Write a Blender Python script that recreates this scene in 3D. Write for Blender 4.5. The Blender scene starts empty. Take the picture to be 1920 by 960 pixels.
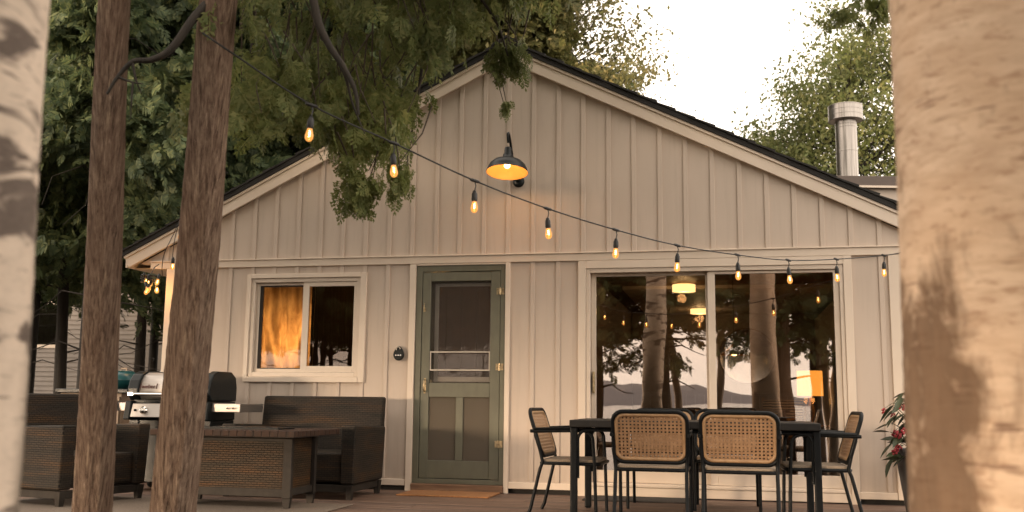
import bpy, math, random
import numpy as np
from mathutils import Vector, Matrix, Euler

sc = bpy.context.scene
col = sc.collection
PI = math.pi
R = math.radians
random.seed(7)
RNG = np.random.default_rng(11)

# ------------------------------------------------------------------ camera
cam_d = bpy.data.cameras.new('camera')
cam = bpy.data.objects.new('camera', cam_d)
col.objects.link(cam)
ax_r = Vector((0.97707721, 0.21260983, 0.01082546))
ax_u = Vector((0.02048879, -0.14453061, 0.98928818))
ax_f = Vector((-0.211897, 0.96638914, 0.14557368))
M = Matrix((ax_r, ax_u, -ax_f)).transposed().to_4x4()
M.translation = Vector((2.5946, -9.4986, 0.8736))
cam.matrix_world = M
cam_d.sensor_width = 36.0
cam_d.lens = 34.786
cam_d.clip_start = 0.05
cam_d.clip_end = 9000
cam_d.dof.use_dof = True
cam_d.dof.focus_distance = 8.7
cam_d.dof.aperture_fstop = 2.9
sc.camera = cam

# ------------------------------------------------------------------ world, sun, exposure
SUN_EL, SUN_AZ = 3.5, 218.0          # azimuth clockwise from +Y: low over the lake, behind the camera to the left
w = bpy.data.worlds.new('World')
sc.world = w
w.use_nodes = True
nt = w.node_tree
nt.nodes.clear()
sky = nt.nodes.new('ShaderNodeTexSky')
sky.sky_type = 'NISHITA'
sky.sun_disc = False
sky.sun_elevation = R(SUN_EL)
sky.sun_rotation = R(SUN_AZ)
sky.dust_density = 4.0
sky.air_density = 2.2
sky.ozone_density = 1.0
mix = nt.nodes.new('ShaderNodeMix')
mix.data_type = 'RGBA'
mix.blend_type = 'MIX'
mix.inputs[0].default_value = 0.85
mix.inputs[7].default_value = (11.6, 10.2, 8.9, 1)      # thin cream overcast over the clear sky
nt.links.new(sky.outputs[0], mix.inputs[6])
bg = nt.nodes.new('ShaderNodeBackground')
bg.inputs[1].default_value = 0.13
nt.links.new(mix.outputs[2], bg.inputs[0])
wo = nt.nodes.new('ShaderNodeOutputWorld')
nt.links.new(bg.outputs[0], wo.inputs[0])

sun_d = bpy.data.lights.new('sun', 'SUN')
sun_d.energy = 3.8
sun_d.angle = R(12)
sun_d.color = (1.0, 0.74, 0.50)
sun = bpy.data.objects.new('sun', sun_d)
col.objects.link(sun)
_az = R(SUN_AZ)
sd = Vector((math.sin(_az) * math.cos(R(SUN_EL)), math.cos(_az) * math.cos(R(SUN_EL)), math.sin(R(SUN_EL))))
sun.rotation_euler = sd.to_track_quat('Z', 'Y').to_euler()

vs = sc.view_settings
vs.view_transform = 'Standard'
vs.look = 'None'
vs.gamma = 1.0
vs.use_curve_mapping = False
vs.exposure = 1.08
sc.render.engine = 'CYCLES'
sc.cycles.use_denoising = True
sc.cycles.max_bounces = 8
sc.cycles.transparent_max_bounces = 16
sc.cycles.sample_clamp_indirect = 6.0
sc.cycles.caustics_reflective = False
sc.cycles.caustics_refractive = False


# ------------------------------------------------------------------ helpers
def link(o, parent=None):
    col.objects.link(o)
    if parent is not None:
        o.parent = parent
    return o


def tag(o, label=None, cat=None, group=None, kind=None):
    if label: o['label'] = label
    if cat: o['category'] = cat
    if group: o['group'] = group
    if kind: o['kind'] = kind
    return o


def thing(name, label=None, cat=None, loc=(0, 0, 0), rz=0.0, group=None, kind=None):
    o = bpy.data.objects.new(name, None)
    o.empty_display_size = 0.1
    o.location = loc
    o.rotation_euler = (0, 0, rz)
    link(o)
    return tag(o, label, cat, group, kind)


def copy_tree(o, parent=None):
    c = o.copy()
    link(c, parent)
    for ch in list(o.children):
        copy_tree(ch, c)
    return c


class MB:
    def __init__(s):
        s.v = []; s.f = []; s.sm = []

    def add(s, v, f, smooth=False):
        b = len(s.v)
        s.v += [tuple(p) for p in v]
        s.f += [tuple(i + b for i in q) for q in f]
        s.sm += [smooth] * len(f)
        return s

    def box(s, x0, x1, y0, y1, z0, z1):
        v = [(x0, y0, z0), (x1, y0, z0), (x1, y1, z0), (x0, y1, z0), (x0, y0, z1), (x1, y0, z1), (x1, y1, z1), (x0, y1, z1)]
        return s.add(v, [(3, 2, 1, 0), (4, 5, 6, 7), (0, 1, 5, 4), (1, 2, 6, 5), (2, 3, 7, 6), (3, 0, 4, 7)])

    def hexa(s, b, t):
        """eight corners: b four bottom, t four top, counter-clockwise from above"""
        return s.add(list(b) + list(t), [(3, 2, 1, 0), (4, 5, 6, 7), (0, 1, 5, 4), (1, 2, 6, 5), (2, 3, 7, 6), (3, 0, 4, 7)])

    def prism(s, pts, a0, a1, axis='Y', smooth=False):
        """polygon pts in the plane across axis, extruded from a0 to a1"""
        n = len(pts)
        def P(p, a):
            if axis == 'Y': return (p[0], a, p[1])
            if axis == 'X': return (a, p[0], p[1])
            return (p[0], p[1], a)
        v = [P(p, a0) for p in pts] + [P(p, a1) for p in pts]
        s.add(v, [tuple(range(n)), tuple(range(2 * n - 1, n - 1, -1))])
        b = len(s.v) - 2 * n
        for i in range(n):
            j = (i + 1) % n
            s.f.append((b + j, b + i, b + n + i, b + n + j)); s.sm.append(smooth)
        return s

    def tube(s, path, r, n=8, closed=False, smooth=True, flat=1.0):
        P = [Vector(p) for p in path]
        m = len(P)
        rr = r if isinstance(r, (list, tuple)) else [r] * m
        T = []
        for i in range(m):
            if closed:
                t = P[(i + 1) % m] - P[i - 1]
            else:
                t = P[min(i + 1, m - 1)] - P[max(i - 1, 0)]
            T.append(t.normalized())
        nrm = T[0].orthogonal().normalized()
        v = []
        for i in range(m):
            t = T[i]
            nrm = (nrm - t * nrm.dot(t))
            if nrm.length < 1e-6: nrm = t.orthogonal()
            nrm.normalize()
            bi = t.cross(nrm)
            for k in range(n):
                a = 2 * PI * k / n
                v.append(P[i] + (nrm * math.cos(a) + bi * math.sin(a) * flat) * rr[i])
        f = []
        for i in range(m if closed else m - 1):
            j = (i + 1) % m
            for k in range(n):
                l = (k + 1) % n
                f.append((i * n + k, i * n + l, j * n + l, j * n + k))
        s.add(v, f, smooth)
        if not closed:
            s.add(v[:n], [tuple(range(n - 1, -1, -1))])
            s.add(v[-n:], [tuple(range(n))])
        return s

    def lathe(s, prof, n=16, c=(0, 0, 0), axis='Z', smooth=True, cap=True):
        v = []
        for (r, h) in prof:
            for k in range(n):
                a = 2 * PI * k / n
                p = (r * math.cos(a), r * math.sin(a), h)
                if axis == 'Y': p = (p[0], -p[2], p[1])      # height grows towards -Y
                if axis == 'X': p = (p[2], p[0], p[1])
                v.append((p[0] + c[0], p[1] + c[1], p[2] + c[2]))
        f = []
        for i in range(len(prof) - 1):
            for k in range(n):
                l = (k + 1) % n
                f.append((i * n + k, i * n + l, (i + 1) * n + l, (i + 1) * n + k))
        s.add(v, f, smooth)
        if cap:
            if prof[0][0] > 1e-4: s.add(v[:n], [tuple(range(n - 1, -1, -1))])
            if prof[-1][0] > 1e-4: s.add(v[-n:], [tuple(range(n))])
        return s

    def build(s, name, m, parent=None, bevel=0.0, seg=2):
        me = bpy.data.meshes.new(name)
        me.from_pydata(s.v, [], s.f)
        me.polygons.foreach_set('use_smooth', s.sm)
        me.materials.append(m)
        me.update()
        o = bpy.data.objects.new(name, me)
        link(o, parent)
        if bevel:
            b = o.modifiers.new('bevel', 'BEVEL')
            b.width = bevel; b.segments = seg; b.limit_method = 'ANGLE'
            b.harden_normals = False
        return o


def np_mesh(name, verts, quads, m, parent=None, smooth=False):
    me = bpy.data.meshes.new(name)
    nv, nf = len(verts), len(quads)
    k = quads.shape[1]
    me.vertices.add(nv)
    me.vertices.foreach_set('co', np.asarray(verts, np.float32).ravel())
    me.loops.add(nf * k)
    me.loops.foreach_set('vertex_index', np.asarray(quads, np.int32).ravel())
    me.polygons.add(nf)
    me.polygons.foreach_set('loop_start', np.arange(0, nf * k, k, dtype=np.int32))
    me.polygons.foreach_set('use_smooth', np.full(nf, smooth))
    me.update(calc_edges=True)
    me.materials.append(m)
    o = bpy.data.objects.new(name, me)
    link(o, parent)
    return o


# ------------------------------------------------------------------ materials
class NT:
    def __init__(s, name):
        s.m = bpy.data.materials.new(name)
        s.m.use_nodes = True
        s.t = s.m.node_tree
        s.t.nodes.clear()
        s.out = s.n('ShaderNodeOutputMaterial')

    def n(s, k, **kw):
        x = s.t.nodes.new(k)
        for a, b in kw.items(): setattr(x, a, b)
        return x

    def l(s, a, b): s.t.links.new(a, b)

    def coords(s, scale=(1, 1, 1), kind='Object'):
        tc = s.n('ShaderNodeTexCoord')
        mp = s.n('ShaderNodeMapping')
        mp.inputs['Scale'].default_value = scale
        s.l(tc.outputs[kind], mp.inputs[0])
        return mp.outputs[0]

    def noise(s, vec, scale=5, detail=4, rough=0.55, dist=0.0):
        x = s.n('ShaderNodeTexNoise')
        x.inputs['Scale'].default_value = scale
        x.inputs['Detail'].default_value = detail
        x.inputs['Roughness'].default_value = rough
        x.inputs['Distortion'].default_value = dist
        s.l(vec, x.inputs['Vector'])
        return x.outputs[0]

    def ramp(s, fac, stops):
        x = s.n('ShaderNodeValToRGB')
        e = x.color_ramp.elements
        while len(e) < len(stops): e.new(0.5)
        for i, (p, c) in enumerate(stops):
            e[i].position = p
            e[i].color = (c[0], c[1], c[2], 1) if isinstance(c, (tuple, list)) else (c, c, c, 1)
        s.l(fac, x.inputs[0])
        return x.outputs[0]

    def mixc(s, fac, a, b, mode='MIX'):
        x = s.n('ShaderNodeMix', data_type='RGBA', blend_type=mode)
        for sock, val in ((x.inputs[0], fac), (x.inputs[6], a), (x.inputs[7], b)):
            if isinstance(val, (int, float)): sock.default_value = val
            elif isinstance(val, (tuple, list)): sock.default_value = (val[0], val[1], val[2], 1)
            else: s.l(val, sock)
        return x.outputs[2]

    def math(s, op, a, b=0.0):
        x = s.n('ShaderNodeMath', operation=op)
        for sock, val in ((x.inputs[0], a), (x.inputs[1], b)):
            if isinstance(val, (int, float)): sock.default_value = val
            else: s.l(val, sock)
        return x.outputs[0]

    def bump(s, h, strength=0.3, dist=0.01):
        x = s.n('ShaderNodeBump')
        x.inputs['Strength'].default_value = strength
        x.inputs['Distance'].default_value = dist
        s.l(h, x.inputs['Height'])
        return x.outputs[0]

    def pbsdf(s, color, rough=0.6, metal=0.0, normal=None, spec=0.5):
        x = s.n('ShaderNodeBsdfPrincipled')
        if isinstance(color, (tuple, list)): x.inputs['Base Color'].default_value = (*color[:3], 1)
        else: s.l(color, x.inputs['Base Color'])
        if isinstance(rough, (int, float)): x.inputs['Roughness'].default_value = rough
        else: s.l(rough, x.inputs['Roughness'])
        x.inputs['Metallic'].default_value = metal
        x.inputs['Specular IOR Level'].default_value = spec
        if normal is not None: s.l(normal, x.inputs['Normal'])
        return x

    def done(s, sh):
        s.l(sh.outputs[0] if hasattr(sh, 'outputs') else sh, s.out.inputs[0])
        return s.m


def mat(name, c1, c2=None, sc_=(1, 1, 1), scale=6, rough=0.6, metal=0.0, bump=0.0, bd=0.004, spec=0.5, lo=0.35, hi=0.65, detail=5, fine=0):
    k = NT(name)
    if c2 is None: c2 = tuple(c * 0.82 for c in c1)
    v = k.coords(sc_)
    nz = k.noise(v, scale, detail)
    c = k.ramp(nz, [(lo, c2), (hi, c1)])
    nrm = None
    if bump:
        h = nz
        if fine: h = k.noise(v, fine, 3)
        nrm = k.bump(h, bump, bd)
    rg = k.ramp(nz, [(0.2, max(rough - .1, .03)), (0.8, min(rough + .1, 1))])
    return k.done(k.pbsdf(c, rg, metal, nrm, spec))


MT = {}
def siding_mat():
    k = NT('siding_paint')
    n1 = k.noise(k.coords((1.2, 1.2, .5)), 2.2, 5)
    c = k.ramp(n1, [(0.25, (0.55, 0.458, 0.375)), (0.75, (0.60, 0.50, 0.415))])
    st = k.noise(k.coords((9, 9, .7)), 1.6, 5, .65, .3)           # faint rain streaks
    c = k.mixc(k.ramp(st, [(0.52, 0.0), (0.75, 0.30)]), c, (0.40, 0.325, 0.255))
    sc2 = k.noise(k.coords((5, 5, 9)), 3.0, 6, .7)                 # scuffs
    c = k.mixc(k.ramp(sc2, [(0.66, 0.0), (0.74, 0.22)]), c, (0.36, 0.28, 0.21))
    tc = k.n('ShaderNodeTexCoord'); sp = k.n('ShaderNodeSeparateXYZ'); k.l(tc.outputs['Object'], sp.inputs[0])
    mr = k.n('ShaderNodeMapRange'); k.l(sp.outputs[2], mr.inputs[0])
    mr.inputs[1].default_value = .42; mr.inputs[2].default_value = .05; mr.inputs[3].default_value = 0; mr.inputs[4].default_value = .5
    c = k.mixc(k.math('MULTIPLY', mr.outputs[0], st), c, (0.27, 0.21, 0.155))   # splash dirt near the deck
    fine = k.noise(k.coords((1, 1, 1)), 90, 3)
    return k.done(k.pbsdf(c, .55, 0, k.bump(k.math('ADD', fine, k.math('MULTIPLY', n1, 3.0)), .12, .003), .4))


MT['siding'] = siding_mat()
MT['trim'] = mat('trim_paint', (0.73, 0.62, 0.505), (0.68, 0.57, 0.46), (1.5, 1.5, 1.0), 3.0, .45, bump=.06, bd=.002, fine=70, lo=.25, hi=.75)
MT['vinyl'] = mat('vinyl_frame', (0.68, 0.58, 0.475), (0.64, 0.54, 0.44), (1, 1, 1), 4, .35)
MT['green'] = mat('green_paint', (0.152, 0.148, 0.102), (0.118, 0.114, 0.078), (2, 2, 1), 5, .5, bump=.12, bd=.003, fine=60, lo=.3, hi=.7)
MT['shingle'] = mat('shingle', (0.030, 0.028, 0.026), (0.018, 0.017, 0.016), (1, 1, 1), 60, .9, bump=.5, bd=.004)
MT['dark_gap'] = mat('dark_gap', (0.03, 0.026, 0.022), (0.02, .018, .015), (1, 1, 1), 8, .9)
MT['brown_metal'] = mat('brown_metal', (0.115, 0.085, 0.068), (0.09, .066, .053), (1, 1, 1), 4, .5)
MT['steel'] = mat('brushed_steel', (0.46, 0.42, 0.385), (0.38, 0.35, 0.32), (2, 2, 60), 3, .5, metal=1.0)
MT['flue'] = mat('flue_steel', (0.42, 0.385, 0.35), (0.24, .22, .20), (16, 16, .5), 3, .36, metal=1.0)
MT['chrome'] = mat('chrome', (0.8, 0.77, 0.72), (0.7, .67, .63), (1, 1, 1), 5, .12, metal=1.0)
MT['black'] = mat('black_powder_coat', (0.0065, 0.0078, 0.0085), (0.0045, 0.0052, 0.0058), (1, 1, 1), 30, .42, spec=.16)
MT['charcoal'] = mat('charcoal_top', (0.020, 0.018, 0.016), (0.013, 0.012, 0.011), (1, 6, 1), 8, .5, bump=.1, spec=.25)
MT['plastic'] = mat('black_plastic', (0.007, 0.010, 0.011), (0.005, .007, .0075), (1, 1, 1), 12, .38, spec=.25)
MT['cane'] = mat('cane', (0.34, 0.205, 0.11), (0.26, 0.15, 0.078), (1, 1, 1), 30, .55)
MT['rattan'] = mat('rattan', (0.36, 0.225, 0.118), (0.27, 0.165, 0.085), (1, 1, 1), 18, .45)
MT['seat'] = mat('seat_weave', (0.30, 0.235, 0.17), (0.20, 0.155, 0.11), (1, 1, 1), 90, .75, bump=.4, bd=.003)
MT['brass'] = mat('worn_brass', (0.55, 0.43, 0.26), (0.26, 0.2, 0.12), (1, 1, 1), 40, .35, metal=.9)
MT['coir'] = mat('coir', (0.36, 0.17, 0.065), (0.25, 0.11, 0.04), (1, 1, 1), 60, .95, bump=.6, bd=.006)
MT['dark_mat'] = mat('dark_mat', (0.06, 0.05, 0.042), (0.03, 0.027, 0.024), (1, 1, 1), 70, .95, bump=.6, bd=.006)
MT['rug'] = mat('rug_weave', (0.21, 0.165, 0.125), (0.13, 0.10, 0.075), (1, 1, 1), 80, .95, bump=.5, bd=.004)
MT['earth'] = mat('earth', (0.085, 0.07, 0.048), (0.05, 0.048, 0.028), (1, 1, 1), 1.4, .95, bump=.5, bd=.05)
MT['leaf_litter'] = MT['earth']
MT['pot'] = mat('pot_grey', (0.105, 0.10, 0.098), (0.08, .077, .075), (1, 1, 1), 6, .7, bump=.1)
MT['teal'] = mat('teal_enamel', (0.012, 0.085, 0.095), (0.009, .06, .068), (1, 1, 1), 5, .3)
MT['tan_box'] = mat('tan_panel', (0.36, 0.275, 0.20), (0.31, .235, .17), (1, 1, 1), 4, .6)
MT['tan_cloth'] = mat('tan_cloth', (0.52, 0.40, 0.29), (0.43, .33, .24), (1, 1, 1), 12, .9)
MT['blue'] = mat('blue_gelcoat', (0.012, 0.06, 0.30), (0.009, .045, .24), (1, 1, 1), 4, .3)
MT['white'] = mat('white_stripe', (0.7, 0.68, 0.66), (0.62, .6, .58), (1, 1, 1), 5, .4)
MT['clapboard'] = mat('clapboard_white_shaded', (0.27, 0.24, 0.215), (0.22, .195, .175), (1, 1, 1), 1.5, .7)  # white siding darkened in colour for the grove's deep shade
MT['slab'] = mat('table_slab', (0.055, 0.031, 0.022), (0.028, 0.019, 0.015), (9, 9, 1), 3, .6, bump=.2, bd=.003, spec=.12)
MT['dark_frame'] = mat('dark_frame', (0.040, 0.034, 0.028), (0.022, .018, .015), (1, 1, 1), 8, .6, spec=.15)
MT['threshold'] = mat('threshold_wood', (0.24, 0.135, 0.075), (0.15, .08, .045), (1, 12, 12), 4, .7, bump=.3)
MT['wire'] = mat('cable_black', (0.012, 0.011, 0.010), (0.008, .008, .008), (1, 1, 1), 10, .5)
MT['red_letter'] = mat('badge_red', (0.10, 0.022, 0.014), (0.085, .018, .012), (1, 1, 1), 5, .5)
MT['alu'] = mat('aluminium', (0.52, 0.47, 0.40), (0.45, .40, .34), (1, 1, 1), 9, .45, metal=.4)


def deck_mat():
    k = NT('deck_wood')
    v = k.coords((.6, 14, 14))
    oi = k.n('ShaderNodeObjectInfo')
    add = k.n('ShaderNodeVectorMath', operation='ADD')
    k.l(v, add.inputs[0])
    cmb = k.n('ShaderNodeCombineXYZ')
    k.l(k.math('MULTIPLY', oi.outputs['Random'], 40.0), cmb.inputs[0])
    k.l(cmb.outputs[0], add.inputs[1])
    n1 = k.noise(add.outputs[0], 3.0, 6, .65, .4)
    c = k.ramp(n1, [(0.3, (0.105, 0.066, 0.046)), (0.55, (0.175, 0.112, 0.08)), (0.72, (0.235, 0.155, 0.115))])
    tint = k.ramp(oi.outputs['Random'], [(0.0, (0.72, 0.72, 0.74)), (1.0, (1.15, 1.1, 1.05))])
    c = k.mixc(1.0, c, tint, 'MULTIPLY')
    return k.done(k.pbsdf(c, .62, 0, k.bump(n1, .25, .004)))


MT['deck'] = deck_mat()


def wicker_mat(name, base, alt, dark):
    k = NT(name)
    tc = k.n('ShaderNodeTexCoord')
    sp = k.n('ShaderNodeSeparateXYZ')
    k.l(tc.outputs['Object'], sp.inputs[0])
    u = k.math('ADD', sp.outputs[0], sp.outputs[1])
    vv = k.math('ADD', sp.outputs[2], k.math('MULTIPLY', sp.outputs[1], 0.0))
    cb = k.n('ShaderNodeCombineXYZ')
    k.l(u, cb.inputs[0]); k.l(vv, cb.inputs[1])
    br = k.n('ShaderNodeTexBrick')
    br.offset = 0.5
    br.inputs['Scale'].default_value = 1.0
    br.inputs['Brick Width'].default_value = 0.052
    br.inputs['Row Height'].default_value = 0.018
    br.inputs['Mortar Size'].default_value = 0.0026
    br.inputs['Mortar Smooth'].default_value = 0.6
    br.inputs['Bias'].default_value = 0.0
    br.inputs['Color1'].default_value = (*base, 1)
    br.inputs['Color2'].default_value = (*alt, 1)
    br.inputs['Mortar'].default_value = (*dark, 1)
    k.l(cb.outputs[0], br.inputs['Vector'])
    # the strands come in batches of brown and grey-green rows
    rowv = k.n('ShaderNodeCombineXYZ')
    k.l(k.math('SNAP', vv, 0.018), rowv.inputs[2])
    k.l(k.math('MULTIPLY', u, 0.12), rowv.inputs[0])
    rn = k.noise(rowv.outputs[0], 13, 2, .6)
    tint = k.ramp(rn, [(0.32, (0.62, 0.68, 0.66)), (0.5, (1.0, 0.95, 0.88)), (0.68, (1.75, 1.25, 0.80))])
    c = k.mixc(1.0, br.outputs['Color'], tint, 'MULTIPLY')
    h = k.math('SUBTRACT', 1.0, br.outputs['Fac'])
    return k.done(k.pbsdf(c, .55, 0, k.bump(h, .9, .006), .15))


MT['wicker'] = wicker_mat('wicker_dark', (0.042, 0.034, 0.027), (0.034, 0.028, 0.023), (0.009, 0.008, 0.008))
MT['wicker_brown'] = wicker_mat('wicker_brown', (0.056, 0.038, 0.023), (0.044, 0.030, 0.019), (0.011, 0.008, 0.006))


def cedar_bark():
    k = NT('cedar_bark')
    n1 = k.noise(k.coords((74, 74, 1.7)), 1.0, 8, .72, .15)
    n2 = k.noise(k.coords((110, 110, 3.2)), 1.0, 5, .65, .2)
    n3 = k.noise(k.coords((3.0, 3.0, 1.1)), 1.4, 4, .55)
    n4 = k.noise(k.coords((40, 40, .9)), 1.0, 5, .62, .35)
    c = k.ramp(n1, [(0.34, (0.038, 0.023, 0.016)), (0.45, (0.140, 0.092, 0.066)), (0.56, (0.240, 0.166, 0.120)), (0.68, (0.42, 0.31, 0.225))])
    c = k.mixc(k.ramp(n2, [(0.52, 0.0), (0.66, 0.6)]), c, (0.36, 0.265, 0.19))
    c = k.mixc(k.ramp(n4, [(0.60, 0.0), (0.70, 0.75)]), c, (0.46, 0.34, 0.23))
    c = k.mixc(k.ramp(n3, [(0.40, 0.0), (0.7, 0.45)]), c, (0.14, 0.082, 0.055))
    h = k.math('ADD', n1, k.math('MULTIPLY', n2, .6))
    return k.done(k.pbsdf(c, .9, 0, k.bump(h, 1.0, .02), .15))


def birch_bark(name, cream, dark, thr, low=0.0, soft=.07, mids=.5, bs=(1.6, 1.6, 5.2), patch=False):
    k = NT(name)
    v = k.coords((3, 3, 3))
    big = k.noise(k.coords(bs), 1.9, 4, .55, .8)
    lent = k.noise(k.coords((7, 7, 62)), 1.4, 3, .55, .3)
    grain = k.noise(k.coords((18, 18, 36)), 2.5, 5, .6)
    tone = k.noise(v, 1.5, 4, .6)
    c = k.ramp(tone, [(0.3, tuple(q * .80 for q in cream)), (0.7, cream)])
    c = k.mixc(k.ramp(grain, [(0.50, 0.0), (0.75, 0.42)]), c, tuple(q * .62 for q in cream))
    c = k.mixc(k.ramp(lent, [(0.63, 0.0), (0.70, 0.8)]), c, tuple(q * 2.0 for q in dark))
    tcz = k.n('ShaderNodeTexCoord'); spz = k.n('ShaderNodeSeparateXYZ'); k.l(tcz.outputs['Object'], spz.inputs[0])
    zt = k.n('ShaderNodeMapRange'); k.l(spz.outputs[2], zt.inputs[0])
    zt.inputs[1].default_value = 1.9; zt.inputs[2].default_value = 1.25; zt.inputs[3].default_value = 0.0; zt.inputs[4].default_value = low
    mid = k.noise(k.coords((9, 9, 30)), 1.5, 5, .62, .6)
    c = k.mixc(k.ramp(mid, [(0.52, 0.0), (0.72, mids)]), c, tuple(q * .5 for q in cream))
    big = k.math('ADD', big, zt.outputs[0])
    if patch:
        pz = k.n('ShaderNodeMapRange', interpolation_type='SMOOTHSTEP'); k.l(spz.outputs[2], pz.inputs[0])
        pz.inputs[1].default_value = 1.80; pz.inputs[2].default_value = 1.56; pz.inputs[3].default_value = 0; pz.inputs[4].default_value = 1
        px = k.n('ShaderNodeMapRange', interpolation_type='SMOOTHSTEP'); k.l(spz.outputs[0], px.inputs[0])
        px.inputs[1].default_value = -.085; px.inputs[2].default_value = -.215; px.inputs[3].default_value = 0; px.inputs[4].default_value = .30
        big = k.math('ADD', big, k.math('MULTIPLY', px.outputs[0], pz.outputs[0]))
    c = k.mixc(k.ramp(big, [(thr, 0.0), (thr + soft, 0.92)]), c, k.mixc(grain, tuple(q * .7 for q in dark), tuple(q * 2.2 for q in dark)))
    by_ = k.n('ShaderNodeMapRange', interpolation_type='SMOOTHSTEP'); k.l(spz.outputs[1], by_.inputs[0])     # shade of the house-facing side painted into the bark
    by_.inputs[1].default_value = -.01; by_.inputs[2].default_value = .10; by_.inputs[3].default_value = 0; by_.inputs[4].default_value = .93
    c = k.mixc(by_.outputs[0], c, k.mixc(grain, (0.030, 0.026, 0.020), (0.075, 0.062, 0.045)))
    h = k.math('ADD', k.math('MULTIPLY', big, .8), grain)
    return k.done(k.pbsdf(c, .75, 0, k.bump(h, .28, .006), .2))


MT['cedar'] = cedar_bark()
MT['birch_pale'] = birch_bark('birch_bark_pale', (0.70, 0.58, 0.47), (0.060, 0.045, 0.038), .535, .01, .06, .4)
def birch_warm():
    k = NT('birch_bark_warm')
    tcz = k.n('ShaderNodeTexCoord'); sp = k.n('ShaderNodeSeparateXYZ'); k.l(tcz.outputs['Object'], sp.inputs[0])
    band = k.noise(k.coords((6, 6, 26)), 1.5, 6, .66, .15)
    tone = k.noise(k.coords((4, 4, 5)), 1.5, 4, .6)
    c = k.ramp(band, [(0.36, (0.46, 0.335, 0.24)), (0.62, (0.65, 0.51, 0.39))])
    c = k.mixc(k.ramp(tone, [(0.35, 0.0), (0.65, 0.45)]), c, (0.58, 0.415, 0.285))
    fr = k.noise(k.coords((15, 15, 46)), 1.5, 4, .65, .3)
    c = k.mixc(k.ramp(fr, [(0.54, 0.0), (0.66, 0.62)]), c, (0.33, 0.205, 0.135))
    ln = k.noise(k.coords((6, 6, 46)), 1.1, 2, .5, .2)
    c = k.mixc(k.ramp(ln, [(0.66, 0.0), (0.72, 0.8)]), c, (0.17, 0.10, 0.07))
    # large worn brown patch low on the trunk
    blot = k.noise(k.coords((5, 5, 4)), 1.5, 6, .62, .6)
    stre = k.noise(k.coords((20, 20, 3.5)), 1.5, 5, .6, .3)
    def mr(sock, a, b, hi):
        x = k.n('ShaderNodeMapRange', interpolation_type='SMOOTHSTEP'); k.l(sock, x.inputs[0])
        x.inputs[1].default_value = a; x.inputs[2].default_value = b; x.inputs[3].default_value = 0; x.inputs[4].default_value = hi
        return x.outputs[0]
    low = mr(sp.outputs[2], 1.86, 1.55, 1)
    left = k.math('ADD', mr(sp.outputs[0], -.095, -.225, .46), .05)
    msk = k.math('ADD', k.math('MULTIPLY', low, left), k.math('MULTIPLY', k.math('ADD', blot, k.math('MULTIPLY', stre, .35)), 1.35))
    msk = k.math('MULTIPLY', msk, .6)
    c = k.mixc(k.ramp(msk, [(0.64, 0.0), (0.80, 0.92)]), c, k.mixc(stre, (0.060, 0.037, 0.023), (0.20, 0.125, 0.078)))
    c = k.mixc(mr(sp.outputs[1], .0, .12, .93), c, (0.05, 0.042, 0.032))  # side towards the house darkened in colour to imitate its shade
    h = k.math('ADD', band, k.math('MULTIPLY', blot, .6))
    return k.done(k.pbsdf(c, .8, 0, k.bump(h, .25, .006), .2))


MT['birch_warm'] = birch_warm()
MT['birch_far'] = birch_bark('birch_bark_far', (0.66, 0.56, 0.47), (0.06, 0.05, 0.045), .62)
MT['dark_bark'] = mat('dark_bark', (0.045, 0.036, 0.028), (0.022, 0.018, 0.014), (10, 10, 1), 2.0, .95, bump=.7, bd=.02)
MT['twig'] = mat('twig', (0.085, 0.062, 0.042), (0.045, .033, .022), (10, 10, 2), 4, .9)


def leaf_mat(name, a, b, c3, trans=0.35, rough=.55):
    k = NT(name)
    g = k.n('ShaderNodeNewGeometry')
    cl = k.noise(k.coords((1, 1, 1)), 1.1, 3, .6)
    rnd = g.outputs['Random Per Island']
    c = k.ramp(rnd, [(0.0, a), (0.55, b), (1.0, c3)])
    c = k.mixc(1.0, c, k.ramp(cl, [(0.3, (.7, .72, .75)), (0.7, (1.22, 1.18, 1.0))]), 'MULTIPLY')
    d = k.pbsdf(c, rough, 0, None, .25)
    t = k.n('ShaderNodeBsdfTranslucent')
    k.l(c, t.inputs[0])
    ms = k.n('ShaderNodeMixShader')
    ms.inputs[0].default_value = trans
    k.l(d.outputs[0], ms.inputs[1]); k.l(t.outputs[0], ms.inputs[2])
    return k.done(ms)


MT['spray_near'] = leaf_mat('cedar_foliage_near', (0.135, 0.170, 0.062), (0.185, 0.212, 0.080), (0.265, 0.265, 0.112), .5)
MT['spray_far'] = leaf_mat('cedar_foliage_dark', (0.062, 0.092, 0.052), (0.102, 0.136, 0.068), (0.165, 0.188, 0.088), .42)
MT['spray_olive'] = leaf_mat('cedar_foliage_olive', (0.095, 0.105, 0.04), (0.14, 0.14, 0.052), (0.20, 0.175, 0.07), .4)
MT['leaf_gold'] = leaf_mat('broad_leaf_gold', (0.14, 0.145, 0.062), (0.20, 0.19, 0.085), (0.29, 0.245, 0.12), .45)
MT['leaf_green'] = leaf_mat('broad_leaf_green', (0.12, 0.15, 0.055), (0.175, 0.195, 0.075), (0.25, 0.245, 0.11), .45)
MT['begonia_leaf'] = mat('begonia_leaf', (0.060, 0.075, 0.035), (0.032, 0.045, 0.022), (1, 1, 1), 20, .4)
MT['begonia_flower'] = mat('begonia_flower', (0.42, 0.045, 0.055), (0.30, .025, .035), (1, 1, 1), 30, .5)


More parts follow.
